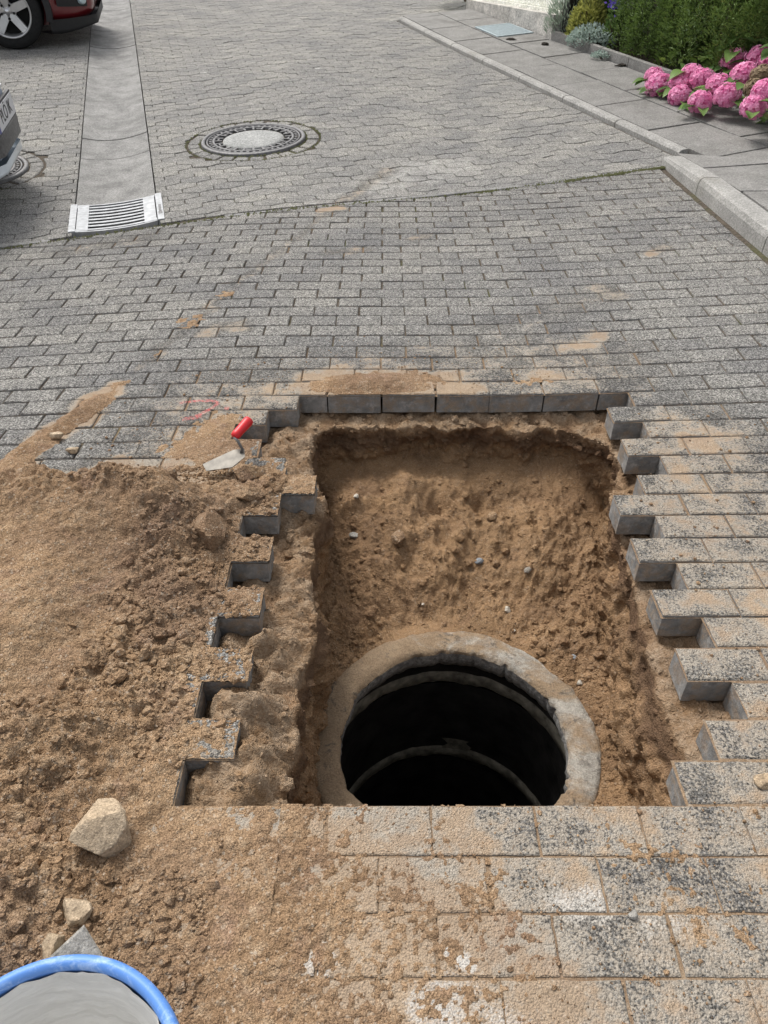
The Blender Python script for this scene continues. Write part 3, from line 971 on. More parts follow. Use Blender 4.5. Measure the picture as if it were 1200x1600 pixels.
# ------------------------------------------------------------------ stones and crumbs
def rock_mesh(name, size, seed, mat, planes=11, sub=3, rough=.06, flat=(1, 1, 1), dmin=.55, dmax=.95):
    rr = random.Random(seed)
    bm = bmesh.new()
    bmesh.ops.create_icosphere(bm, subdivisions=sub, radius=1)
    ns = []
    for i in range(planes):
        v = Vector((rr.gauss(0, 1), rr.gauss(0, 1), rr.gauss(0, 1))).normalized()
        ns.append((v, rr.uniform(dmin, dmax)))
    for v in bm.verts:
        dr = v.co.normalized()
        r_ = 1.15
        for n_, d_ in ns:
            c_ = dr.dot(n_)
            if c_ > .05: r_ = min(r_, d_ / c_)
        r_ += rough * mnoise.noise(dr * 2.3 + Vector((seed, 0, 0))) + rough * .5 * mnoise.noise(dr * 6 + Vector((0, seed, 0)))
        v.co = Vector((dr.x * r_ * size * flat[0], dr.y * r_ * size * flat[1], dr.z * r_ * size * flat[2]))
    me = bpy.data.meshes.new(name)
    bm.to_mesh(me); bm.free()
    me.materials.append(mat)
    if sub >= 3:
        me.polygons.foreach_set('use_smooth', [True] * len(me.polygons))
        me.set_sharp_from_angle(angle=math.radians(24))
    return me

M['rock'] = mat_concrete("sandstone", (.32, .235, .15), (.47, .375, .265), 420, .6, (.20, .14, .085), .004)
M['greyrock'] = mat_concrete("grey_stone", (.22, .21, .19), (.33, .315, .285), 420, .4, (.30, .22, .14), .004)
M['clod'] = mat_sand("clod_soil")
M['pale'] = mat_concrete("pale_pebble", (.40, .36, .30), (.52, .48, .41), 90, .3, (.35, .27, .19), .001)
M['slate'] = mat_concrete("blue_grey_pebble", (.2, .215, .23), (.29, .305, .32), 90, .3, (.3, .25, .2), .001)

def surf(x, y):
    """height of whatever lies on the paving at x, y"""
    h = T(x, y)
    if x < -.2 and y < 2.1: h += max(0.0, float(heap_h(np.array(x), np.array(y))))
    return h

def pit_z(x, y):
    d_ = (PITV[:, :, 0] - x) ** 2 + (PITV[:, :, 1] - y) ** 2
    i = np.unravel_index(np.argmin(d_[:, NL + NW:]), d_[:, NL + NW:].shape)
    return float(PITV[i[0], i[1] + NL + NW, 2])

def stone(name, label, cat, x, y, size, seed, mat, flat=(1, 1, .7), sink=.35, rz=0.0, planes=11, rough=.06, z=None, group=None, sub=4, tilt=(0, 0), dmin=.55, dmax=.95):
    me = rock_mesh(name, size, seed, mat, planes, sub, rough, flat, dmin, dmax)
    zz = (surf(x, y) if z is None else z) + size * flat[2] * (1 - 2 * sink) * .8
    o = link(name, me, None, (x, y, zz))
    o.rotation_euler = (tilt[0], tilt[1], rz)
    return tag(o, label, cat, group)

stone("rock", "large angular sandstone rock lying on the soil near the lower left recess", "rock", -.515, .685, .058, 5, M['rock'], (1.15, .95, .9), .2, 1.3, 15, .012, tilt=(.35, -.3), sub=5, dmin=.5, dmax=.86)
stone("rock", "small rough brown stone between the big sandstone rock and the bucket", "rock", -.525, .545, .026, 8, M['rock'], (1, 1, .8), .3)
stone("rock", "brown stone chip tucked behind the grey paver fragment", "rock", -.545, .487, .026, 9, M['rock'], (1, .8, .8), .3, 1.0)
stone("rock", "half buried grey-brown stone at the left edge of the heap beside the bucket", "rock", -.69, .475, .045, 21, M['greyrock'], (1, .9, .7), .45)
stone("rock", "angular sandy lump just below the trowel blade", "rock", -.425, 1.83, .048, 12, M['clod'], (1.15, .8, .6), .3, .7, 8, .05)
stone("rock", "sandy brown boulder leaning against the upper left recess", "rock", -.475, 1.52, .055, 15, M['clod'], (.75, 1.1, .8), .3, .2, 8, .06)
stone("rock", "grey rock half buried in the top edge of the soil heap", "rock", -.80, 1.78, .055, 17, M['greyrock'], (1.1, .8, .7), .35, .3, 9)
stone("rock", "dark grey rubble block between trowel and first recess", "rock", -.40, 1.72, .034, 19, M['clod'], (1.2, 1, .8), .3, .1, 9, .12)
stone("pebble", "smooth tan pebble resting on the sand streak at the left", "pebble", -1.105, 2.075, .024, 31, M['rock'], (1.2, .8, .8), .1, .2, 30, .02)
stone("pebble", "flat tan pebble on the paving between sand streak and heap", "pebble", -1.02, 1.99, .022, 33, M['rock'], (1.2, .9, .6), .15, .6, 24, .03)
stone("pebble", "long brown pebble at the top left edge of the heap", "pebble", -1.10, 1.87, .03, 35, M['rock'], (1.3, .8, .7), .2, .1, 24, .03)
stone("pebble", "pinkish pebble on the sandy paving at lower right", "pebble", .43, .545, .011, 37, M['greyrock'], (1.1, .9, .8), .2, .4, 22, .03)
stone("pebble", "flat pale stone chip at the right edge beside the last recess", "pebble", .775, .80, .025, 39, M['rock'], (1.3, .8, .4), .1, .2, 12, .03)
for i, (lb, x, y, s_, mt) in enumerate([
        ("blue-grey pebble in the middle of the pit floor", .33, 1.86, .017, 'slate'), ("white pebble near the upper left of the pit floor", -.10, 2.08, .012, 'pale'),
        ("flat cream stone on the pit floor above the shaft ring", .41, 1.685, .016, 'pale'), ("small white chip on the pit floor left of the cream stone", .13, 1.70, .006, 'pale'),
        ("rounded soil clod high on the pit floor", .39, 2.02, .024, 'clod'), ("wide flat soil clod on the left of the pit floor", .045, 1.90, .032, 'clod'),
        ("greenish pebble against the right pit wall", .58, 1.46, .011, 'slate'), ("tan pebble low on the right pit wall", .585, 1.38, .010, 'pale'),
        ("brown stone at the right side of the pit floor", .485, 1.795, .017, 'greyrock'), ("grey stone on the left of the pit floor near the wall", -.105, 1.97, .021, 'greyrock'),
        ("tiny white pebble above the shaft rim", .42, 1.60, .007, 'pale')]):
    stone("pebble" if 'clod' != mt else "clod", lb, "pebble" if mt != 'clod' else "clod", x, y, s_, 50 + i, M[mt], (1.1, .9, .7), .3, i, 16, .04, z=pit_z(x, y), sub=2)

clod_spots = [(-.62, 1.16), (-.58, 1.13), (-.60, 1.09), (-.55, 1.10), (-.66, 1.05), (-.63, 1.20), (-.53, 1.17), (-.68, 1.12), (-.57, 1.21), (-.70, 1.00), (-.59, 1.04), (-.48, 1.16), (-.64, .93), (-.74, .92), (-.80, .78), (-.72, .70), (-.70, .62), (-.62, .60),
              (-.50, .92), (-.47, .86), (-.90, 1.72), (-1.0, 1.70), (-.70, 1.72), (-.60, 1.68), (-.66, 1.40), (-.52, 1.36)]
cm = [rock_mesh("clod", 1.0, 90 + i, M['clod'], 12, 2, .14, (1, .9, .75)) for i in range(5)]
for i, (x, y) in enumerate(clod_spots):
    s_ = random.uniform(.011, .022)
    o = link("clod", cm[i % 5], None, (x, y, surf(x, y) + s_ * .35))
    o.scale = (s_, s_, s_); o.rotation_euler = (random.random(), random.random(), random.random() * 6)
    tag(o, "small rounded brown soil clod lying loose on the soil heap", "clod", "loose clods on the soil heap")

def crumbs(name, label, pts, sizes, mat, seed):
    g = np.random.default_rng(seed)
    t = (1 + 5 ** .5) / 2
    ico = np.array([(-1, t, 0), (1, t, 0), (-1, -t, 0), (1, -t, 0), (0, -1, t), (0, 1, t), (0, -1, -t), (0, 1, -t), (t, 0, -1), (t, 0, 1), (-t, 0, -1), (-t, 0, 1)], float)
    ico /= np.linalg.norm(ico[0])
    fc = np.array([(0, 11, 5), (0, 5, 1), (0, 1, 7), (0, 7, 10), (0, 10, 11), (1, 5, 9), (5, 11, 4), (11, 10, 2), (10, 7, 6), (7, 1, 8), (3, 9, 4), (3, 4, 2), (3, 2, 6), (3, 6, 8), (3, 8, 9), (4, 9, 5), (2, 4, 11), (6, 2, 10), (8, 6, 7), (9, 8, 1)])
    n = len(pts)
    V = ico[None] * g.uniform(.65, 1.3, (n, 12, 1)) * np.array([1, 1, .75])
    an = g.uniform(0, 6.28, n); c_, s_ = np.cos(an), np.sin(an)
    V = np.stack([V[:, :, 0] * c_[:, None] - V[:, :, 1] * s_[:, None], V[:, :, 0] * s_[:, None] + V[:, :, 1] * c_[:, None], V[:, :, 2]], -1)
    V = V * np.asarray(sizes)[:, None, None] + np.asarray(pts)[:, None, :]
    Fc = (np.arange(n)[:, None, None] * 12 + fc[None]).reshape(-1, 3)
    o = link(name, npmesh(name, V.reshape(-1, 3), Fc, mat, False))
    return tag(o, label, "soil crumbs", kind="stuff")

# crumbs on the heap
n = 17000
x = -.30 - np.abs(rng.normal(0, .42, n)); y = rng.uniform(.35, 1.9, n)
dn = fbm(x, y, 0, 4, 3, 140) + .5 * np.exp(-(((x + .6) / .15) ** 2 + ((y - 1.1) / .2) ** 2)) - 1.6 * ss(-.60, -.74, x) * ss(.86, 1.0, y) * ss(1.60, 1.48, y)
ok = (x > -1.6) & (dn > -.25) & ~in_open(x, y, .006)
x, y = x[ok], y[ok]
z = terr(x, y) + np.maximum(0, heap_h(x, y)) * (.12 + .88 * edge_soft(x, y, .045))
sz = np.minimum(.014, rng.pareto(2.3, len(x)) * .0023 + .0020)
crumbs("soil_crumbs", "loose crumbs of soil strewn over the heap left of the pit", np.stack([x, y, z], 1), sz, M['clod'], 1)
# crumbs in the pit and on its ledge
ii = rng.integers(0, NP, 13000); jj = np.where(rng.random(13000) < .35, rng.integers(8, NL, 13000), rng.integers(NL, NL + NW + NF - 4, 13000))
pp = PITV[ii, jj]
sz = np.minimum(.017, rng.pareto(2.2, len(pp)) * .0022 + .0018)
vis = (jj > 6)
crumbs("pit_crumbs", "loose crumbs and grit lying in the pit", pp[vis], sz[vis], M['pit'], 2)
# grit on the paving around
n = 5200
x = np.concatenate([rng.uniform(-.3, 1.5, 3000), rng.normal(0, .35, 1500), rng.normal(-.55, .25, 900), rng.normal(.95, .15, 900)])
y = np.concatenate([rng.uniform(.1, .76, 3000), rng.normal(2.48, .12, 1500), rng.normal(2.05, .15, 900), rng.uniform(.8, 2.2, 900)])
ok = ~in_open(x, y, .004)
x, y = x[ok], y[ok]
sz = np.minimum(.006, rng.pareto(2.8, len(x)) * .0014 + .0010)
crumbs("sand_grit", "coarse sand grit sprinkled on the bricks around the pit", np.stack([x, y, terr(x, y) + .001], 1), sz, M['clod'], 3)

# ------------------------------------------------------------------ gutter
gutter = empty("gutter", (0, 0, 0))
tag(gutter, "shallow dished concrete gutter running up the drive on the left", kind="structure")
def dish(t): return -.032 * (1 - (t / .25) ** 2)
def channel(u0, v0, v1, name, mat, parent, dz=0.0, nu=14, hw=.246):
    us = np.linspace(-hw, hw, nu); vs_ = np.linspace(v0, v1, 6)
    mb_ = MB(); ring = []
    top = [[(*hdgv(u0 + a, b), T(*hdgv(u0 + a, b)) + dish(a) + dz) for a in us] for b in vs_]
    V = [p for r in top for p in r] + [(p[0], p[1], p[2] - .1) for r in top for p in r]
    k = len(vs_) * nu
    Fs = []
    for i in range(len(vs_) - 1):
        for j in range(nu - 1):
            q = i * nu + j
            Fs.append((q, q + 1, q + nu + 1, q + nu))
    def skirt(a, b): Fs.append((a, b, b + k, a + k))
    for j in range(nu - 1):
        skirt(j + 1, j); skirt((len(vs_) - 1) * nu + j, (len(vs_) - 1) * nu + j + 1)
    for i in range(len(vs_) - 1):
        skirt(i * nu, (i + 1) * nu); skirt((i + 1) * nu + nu - 1, i * nu + nu - 1)
    mb_.add(V, Fs)
    return mb_.build(name, mat, parent)
v = .555
i = 0
while v < 11.5:
    L = .5 if i % 3 == 1 else 1.0
    channel(GU0, v + .004, v + L - .004, "gutter_segment", M['gutter'], gutter, random.uniform(-.002, .003))
    v += L; i += 1

# ------------------------------------------------------------------ drain grate
gc = hdgv(GU0, .30)
grate = empty("drain_grate", (0, 0, 0))
tag(grate, "pale steel drain grate with seven curved slots at the gutter end", "drain grate")
def gp(u, v, dz):
    x_, y_ = hdgv(GU0 + u, .315 + v)
    return (x_, y_, T(x_, y_) * .0 + gz0(u, v) + dz)
gzc = [T(*hdgv(GU0 + a, .30 + b)) for a, b in ((-.25, -.2), (.25, -.2), (-.25, .2), (.25, .2))]
def gz0(u, v):
    s_, t_ = (u + .25) / .5, (v + .2) / .4
    return gzc[0] * (1 - s_) * (1 - t_) + gzc[1] * s_ * (1 - t_) + gzc[2] * (1 - s_) * t_ + gzc[3] * s_ * t_ + .004
def strip(u0, u1, v0, v1, z0, z1, nu=14, curved=True):
    mb_ = MB(); us = np.linspace(u0, u1, nu)
    c = (lambda a: dish(np.clip(a, -.25, .25)) * .5 - .002) if curved else (lambda a: 0)
    rings = []
    for a in us:
        rings.append([gp(a, v0, z0 + c(a)), gp(a, v1, z0 + c(a)), gp(a, v1, z1 + c(a)), gp(a, v0, z1 + c(a))])
    return mb_.loft(rings)
for k in range(8):
    v0 = -.205 + k * .0535
    w = .024 if 0 < k < 7 else .02
    strip(-.165, .165, v0, v0 + w, -.001, .002).build("grate_bar", M['zinc'], grate)
strip(-.24, -.165, -.22, .22, -.03, .004, 5).build("end_plate", M['zinc'], grate)
strip(.165, .24, -.22, .22, -.03, .004, 5).build("end_plate", M['zinc'], grate)
strip(-.275, -.236, -.235, .235, -.04, .008, 3).build("frame_rail", M['zinc'], grate)
strip(.244, .283, -.235, .235, -.04, .008, 3).build("frame_rail", M['zinc'], grate)
strip(-.24, .24, -.235, -.222, -.04, .003, 12).build("frame_rail", M['zinc'], grate)
strip(-.24, .24, .215, .23, -.04, .003, 12).build("frame_rail", M['zinc'], grate)
strip(-.25, .25, -.22, .22, -.12, -.09, 12).build("channel_floor", M['black'], grate)
for q in range(5):                       # stamped marks on the right rail
    strip(.256, .272, -.10 + q * .026, -.085 + q * .026, .008, .0095, 2).build("stamped_mark", M['iron'], grate)
strip(.252, .276, .06 - .2, .095 - .2, .008, .0095, 2).build("stamped_mark", M['iron'], grate)
strip(-.236, -.232, -.19, .17, .0042, .0052, 2).build("slit", M['black'], grate)
strip(.236, .240, -.19, .19, .0042, .0052, 2).build("slit", M['black'], grate)

# ------------------------------------------------------------------ manhole covers
M['covercon'] = mat_concrete("cover_concrete", (.24, .243, .235), (.36, .362, .35), 120, .3, (.28, .28, .26), .004)
def ground_frame(x, y):
    e = .2
    n_ = Vector((-(T(x + e, y) - T(x - e, y)) / (2 * e), -(T(x, y + e) - T(x, y - e)) / (2 * e), 1)).normalized()
    return n_
def manhole(x, y, label, ringlabel, concrete):
    o = empty("manhole_cover", (x, y, T(x, y) + .003))
    o.rotation_mode = 'QUATERNION'
    n_ = ground_frame(x, y)
    o.rotation_quaternion = Vector((0, 0, 1)).rotation_difference(n_)
    tag(o, label, "manhole cover")
    MB().lathe([(.392, -.06), (.392, .003), (.386, .010), (.366, .010), (.362, .002), (.362, -.06)], 96).build("frame", M['iron'], o, True)
    MB().lathe([(.0, -.02), (.362, -.02)], 64).build("seat", M['iron_dark'], o)
    MB().lathe([(.353, -.02), (.353, .005), (.350, .008), (.343, .008), (.340, -.004), (.338, -.02)], 96).build("cover_rim", M['iron'], o, True)
    tm = MB()
    for k in range(44):
        a_ = 2 * math.pi * k / 44
        Mt = Matrix.Rotation(a_, 4, 'Z')
        tm.box((.313, -.0095, -.02), (.332, .0095, .006), Mt)
    tag(tm.build("tread_studs", M['iron'], o), kind='stuff')
    MB().lathe([(.307, -.02), (.307, .007), (.290, .007), (.290, -.02)], 96).build("cover_ring", M['iron'], o, True)
    sm = MB()
    for k in range(24):
        Mt = Matrix.Rotation(2 * math.pi * (k + .5) / 24, 4, 'Z')
        sm.box((.236, -.007, -.02), (.292, .007, .006), Mt)
        if k % 2: sm.box((.258, .007, -.02), (.270, .05, .004), Mt)
    tag(sm.build("ribs", M['iron'], o), kind='stuff')
    if concrete:
        m_ = MB()
        m_.lathe([(.0, .006), (.10, .0055), (.19, .004), (.228, .001), (.234, -.02)], 72)
        m_.build("concrete_infill", M['covercon'], o, True)
    else:
        rg = MB()
        for (a_, b_) in ((.05, .07), (.10, .118), (.15, .166), (.2, .216)):
            rg.lathe([(a_, -.02), (a_, .004), (b_, .004), (b_, -.02)], 48)
        for k in range(12):
            rg.box((.02, -.006, -.02), (.24, .006, .003), Matrix.Rotation(math.pi * k / 6, 4, 'Z'))
        rg.build("ribbed_plate", M['iron'], o)
    tag(o, group=None)
    ps = empty("paver_ring", (0, 0, 0))
    tag(ps, ringlabel, kind="structure")
    nn = 25
    for k in range(nn):
        a0, a1 = 2 * math.pi * k / nn, 2 * math.pi * (k + 1) / nn
        poly = [(x + r_ * math.cos(a_), y + r_ * math.sin(a_)) for r_, a_ in ((.398, a0), (.50, a0), (.50, a1), (.398, a1))]
        vs, fs = prism(poly, T, .06, .012 + random.uniform(0, .008), .005, (random.gauss(0, .02), random.gauss(0, .02)), random.gauss(-.001, .002), .003)
        stone_obj("paver", vs, fs, [M['hex']], ps, [])
    return o
manhole(*MH[0], "round cast iron manhole cover with pale concrete centre in the drive", "ring of small pavers around the concrete-centred manhole cover", True)
manhole(*MH[1], "dark ribbed manhole cover under the front of the silver car", "ring of small pavers around the cover below the silver car", False)
# moss in the ring of the middle cover
n = 520
a_ = rng.uniform(0, 6.28, n); r_ = np.where(rng.random(n) < .5, .505 + rng.normal(0, .006, n), .398 + np.abs(rng.normal(0, .006, n)))
px, py = MH[0][0] + r_ * np.cos(a_), MH[0][1] + r_ * np.sin(a_)
pz = terr(px, py)
s_ = rng.uniform(.004, .010, n)
V = np.stack([np.stack([px + s_ * np.cos(a_ + q * 2.1), py + s_ * np.sin(a_ + q * 2.1), pz - .003], 1) for q in range(3)] + [np.stack([px, py, pz + s_ * .8], 1)], 1).reshape(-1, 3)
b4 = np.arange(n)[:, None] * 4
tri = np.concatenate([b4 + np.array([[0, 1, 3]]), b4 + np.array([[1, 2, 3]]), b4 + np.array([[2, 0, 3]])])
tag(link("moss", npmesh("moss", V, tri, moss_m, True)), "moss in the joints around the concrete-centred manhole cover", "moss", kind="stuff")

# ------------------------------------------------------------------ kerbs and footpath
def kfar(s_, c_):
    p = KA + KD * s_ + KC * c_
    return float(p[0]), float(p[1])
LEN = float(np.linalg.norm(KB - KA))
def walk_z(x, y):
    p = np.array([x, y]) - KA
    s_ = float(p @ KD); c_ = float(p @ KC)
    q = KA + KD * max(0, s_)
    z0 = T(*(KA + KD * s_)) if s_ > 0 else T(KERBX, y)
    hgt = .035 + .065 * float(ss(0.0, -.9, s_))
    return z0 + hgt + .058 * max(0, min(c_, 2.5))

def sweep_kerb(pa, pb, prof, name, mat, parent, za, zb_):
    """prof: list of (across, height) seen along a->b; across positive to the right"""
    pa, pb = np.array(pa), np.array(pb)
    d_ = (pb - pa) / np.linalg.norm(pb - pa); c_ = np.array([d_[1], -d_[0]])
    rings = []
    for p, hh in ((pa, za), (pb, zb_)):
        rings.append([(p[0] + c_[0] * a_, p[1] + c_[1] * a_, hh(b_, p)) for a_, b_ in prof])
    return MB().loft(rings).build(name, mat, parent)

kerb = empty("kerb", (0, 0, 0))
tag(kerb, "concrete kerb edging the footpath on the right of the drive", kind="structure")
pr = [(0, -.15), (0, .55), (.012, .88), (.035, 1.0), (.075, 1.0), (.078, -.15)]
s0 = 0.0
while s0 < LEN - .01:
    L = min(.82, LEN - s0)
    a_, b_ = kfar(s0 + .006, 0), kfar(s0 + L - .006, 0)
    def hh(b, p): return T(p[0], p[1]) + (b * .042 if b > 0 else b)
    sweep_kerb(a_, b_, pr, "kerb_stone", M['kerb'], kerb, hh, hh)
    s0 += L
prn = [(0, -.2), (.004, .60), (.014, .90), (.032, 1.0), (.125, 1.0), (.125, -.2)]
yk = [5.36, 4.66, 3.66, 2.66, 1.66, .66, -.4, -1.4]
hk = [.045, .095, .10, .10, .10, .10, .10, .10]
for i in range(len(yk) - 1):
    ya, yb = yk[i] - .004, yk[i + 1] + .004
    xa, xb = 1.905 - .02 * i * 0, 1.90 if i == 0 else 1.885
    def mk(hgt): return lambda b, p: T(p[0], p[1]) + (b * hgt if b > 0 else b)
    # sweep runs towards the camera, so the footpath lies on its left
    sweep_kerb((KERBX + .005, yb), (KERBX + .005, ya), prn, "kerb_stone", M['kerb'], kerb, mk(hk[i + 1]), mk(hk[i] if i else .05))

footpath = empty("footpath", (0, 0, 0))
tag(footpath, "footpath of large grey concrete slabs beside the drive", kind="structure")
div_a = np.array([2.06, 5.47]); div_b = np.array([3.2, 4.45])          # seam where two slab layouts meet
dd = div_b - div_a; dn_ = np.array([-dd[1], dd[0]]); dn_ = dn_ / np.linalg.norm(dn_)
if dn_ @ (np.array([2, 8]) - div_a) < 0: dn_ = -dn_
def slab(poly):
    if len(poly) < 3 or abs(area(poly)) < .004: return
    vs, fs = prism(poly, walk_z, .06, .020, .003, (random.gauss(0, .003), random.gauss(0, .003)), random.gauss(0, .0015), .001)
    stone_obj("slab", vs, fs, [M['slab']], footpath, [])
cw = [.086, .56, 1.04]
for ci in range(2):
    s_ = -1.7 + .31 * ci
    while s_ < LEN + .1:
        L = .74
        poly = [kfar(s_, cw[ci]), kfar(min(s_ + L, LEN + .1), cw[ci]), kfar(min(s_ + L, LEN + .1), cw[ci + 1]), kfar(s_, cw[ci + 1])]
        slab(clip(poly, dn_, float(dn_ @ div_a) + .003))
        s_ += L
for ci in range(2, 5):
    s_ = -1.7 + .2 * ci
    while s_ < 1.1:
        poly = [kfar(s_, cw[2] + .54 * (ci - 2)), kfar(s_ + .74, cw[2] + .54 * (ci - 2)), kfar(s_ + .74, cw[2] + .54 * (ci - 1)), kfar(s_, cw[2] + .54 * (ci - 1))]
        slab(clip(poly, dn_, float(dn_ @ div_a) + .003))
        s_ += .74
for ci in range(4):
    y_s = 5.6 - .2 * ci
    x0 = KERBX + .136 + .5 * ci
    while y_s > 0:
        poly = [(x0, y_s - .62), (x0 + .5, y_s - .62), (x0 + .5, y_s), (x0, y_s)]
        slab(clip(poly, -dn_, -float(dn_ @ div_a) + .003))
        y_s -= .62
# earth below the slabs
m_ = MB()
for (s_a, s_b, c_a, c_b) in ((-1.5, LEN + .1, .90, 4.5),):
    ns, nc = 90, 40
    V = []
    for a_ in np.linspace(s_a, s_b, ns):
        for b_ in np.linspace(c_a, c_b, nc):
            x_, y_ = kfar(a_, b_); V.append((x_, y_, walk_z(x_, y_) - .05))
    m_.add(V, [(i * nc + j, i * nc + j + 1, (i + 1) * nc + j + 1, (i + 1) * nc + j) for i in range(ns - 1) for j in range(nc - 1)])
o = m_.build("garden_soil", simple("garden_soil", (.06, .043, .03), .95, 0, .5, 20, .01))
tag(o, "dark garden soil under hedge and flowers", kind="structure")

# ------------------------------------------------------------------ house corner
S1, S2 = 3.80, LEN + .30
def hz(s_): return walk_z(*kfar(s_, 1.05))
house = empty("house", (*kfar(S1, 1.16), hz(S1)))
house.rotation_euler = (0, 0, 0)
tag(house, "house corner with pebble-dash plinth, pale stone wall panels and dark post", "house")
hl = Vector(house.location)
def hbox(s0, s1, c0, c1, z0, z1, name, mat, parent=None, zf=None):
    pts = []
    vs = []
    for zz in (z0, z1):
        for (a_, b_) in ((s0, c0), (s1, c0), (s1, c1), (s0, c1)):
            x_, y_ = kfar(a_, b_)
            vs.append(Vector((x_, y_, hz(4.9) + zz)) - hl)
    return MB().add(vs, [(3, 2, 1, 0), (4, 5, 6, 7), (0, 1, 5, 4), (1, 2, 6, 5), (2, 3, 7, 6), (3, 0, 4, 7)]).build(name, mat, parent or house)
hbox(S1, S2, 1.05, 3.5, -.25, .15, "plinth", M['pebble'])
hbox(S1 - .02, S2, 1.17, 3.5, .15, .18, "plinth_ledge", M['white'])
sx = S1 + .02
k = 0
while sx < S2 - .1:
    for lv in range(3):
        hbox(sx + .004, min(sx + .55, S2 - .03) - .004, 1.21, 1.30, .184 + lv * .8, .184 + lv * .8 + .792, "wall_panel", M['white'])
    sx += .55
hbox(S1 - .08, S2 - .04, 1.305, 3.4, .175, 2.75, "wall", M['white'])
hbox(S1 - .15, S1 - .03, 1.14, 1.28, -.2, 2.7, "post", M['frame'])
hbox(S1 - 2.6, S1 - .16, 2.15, 3.4, -.3, 2.7, "wall", M['pebble2'])
hbox(S1 - 2.7, S2 + .1, 1.2, 3.6, 2.76, 2.95, "roof_edge", M['frame'])

# lightwell grating in the footpath
lw = empty("lightwell_grating", (0, 0, 0))
tag(lw, "bluish steel mesh grating set in the footpath beside the plinth", "grating")
m_ = MB()
def wp(s_, c_, dz):
    x_, y_ = kfar(s_, c_); return (x_, y_, walk_z(x_, y_) + dz)
def wbar(s0, s1, c0, c1, z0, z1, mb_):
    vs = [wp(a_, b_, zz) for zz in (z0, z1) for (a_, b_) in ((s0, c0), (s1, c0), (s1, c1), (s0, c1))]
    mb_.add(vs, [(3, 2, 1, 0), (4, 5, 6, 7), (0, 1, 5, 4), (1, 2, 6, 5), (2, 3, 7, 6), (3, 0, 4, 7)])
SW = 4.15
M['bluezinc'] = simple("bluish_zinc", (.33, .39, .41), .6, .3, .15, 30)
fr = MB()
for a_ in (.58, 1.0): wbar(SW, SW + .62, a_, a_ + .02, .004, .014, fr)
for a_ in (SW, SW + .60): wbar(a_, a_ + .02, .60, 1.0, .004, .014, fr)
fr.build("frame", M['bluezinc'], lw)
br = MB()
for i in range(24): wbar(SW + .02, SW + .60, .60 + i * .0168, .608 + i * .0168, .004, .012, br)
for i in range(16): wbar(SW + .04 + i * .036, SW + .048 + i * .036, .60, 1.0, .003, .011, br)
tag(br.build("mesh_bars", M['bluezinc'], lw), kind='stuff')
pl = MB(); wbar(SW + .01, SW + .61, .585, 1.015, .001, .003, pl); pl.build("backing_plate", M['slate'], lw)

# garden edging stones
edg = empty("bed_edging", (0, 0, 0))
tag(edg, "low row of concrete edging stones along the flower bed", kind="structure")
s_ = .3
while s_ < 3.7:
    m_ = MB(); wbar(s_ + .004, s_ + .496, 1.05, 1.10, -.05, .075, m_); m_.build("edging_stone", M['slab'], edg)
    s_ += .5

# leaf litter on the footpath
M['litter'] = simple("dark_litter", (.025, .02, .014), .95, 0, .4, 60, .004)
for lb, s_, c_, sz_ in (("dark clump of dirt beside the lightwell grating", 3.95, .66, .05), ("second dark clump of dirt on the footpath nearer the plants", 3.55, .85, .045), ("flat dark clump of dirt at the foot of the bed edging", 2.35, 1.02, .05)):
    x_, y_ = kfar(s_, c_)
    o = link("dirt_clump", rock_mesh("dirt_clump", sz_, int(s_ * 100), M['litter'], 16, 3, .3, (1.2, .8, .35)), None, (x_, y_, walk_z(x_, y_) + .008))
    tag(o, lb, "dirt")

# ------------------------------------------------------------------ plants
def leaves(name, base, dirs, length, width, mat, parent, fold=.15, seg=2, tint=None, seed=0):
    """pointed leaves as small folded quads; base (n,3), dirs (n,3)"""
    g_ = np.random.default_rng(seed)
    base = np.asarray(base); dirs = np.asarray(dirs, float)
    dirs = dirs / (np.linalg.norm(dirs, axis=1)[:, None] + 1e-9)
    n_ = len(base)
    rv = g_.normal(size=(n_, 3))
    sd = np.cross(dirs, rv); sd /= (np.linalg.norm(sd, axis=1)[:, None] + 1e-9)
    length = np.broadcast_to(length, (n_,))[:, None]; width = np.broadcast_to(width, (n_,))[:, None]
    mid = base + dirs * length * .45
    tip = base + dirs * length
    V = np.stack([base, mid + sd * width * .5, tip, mid - sd * width * .5], 1).reshape(-1, 3)
    Fq = np.arange(n_ * 4).reshape(n_, 4)
    me = npmesh(name, V, Fq, mat, False)
    t_ = g_.random(n_) if tint is None else tint
    a_ = me.attributes.new("tint", 'FLOAT', 'POINT')
    a_.data.foreach_set("value", np.repeat(t_, 4).astype(np.float32))
    return link(name, me, parent)

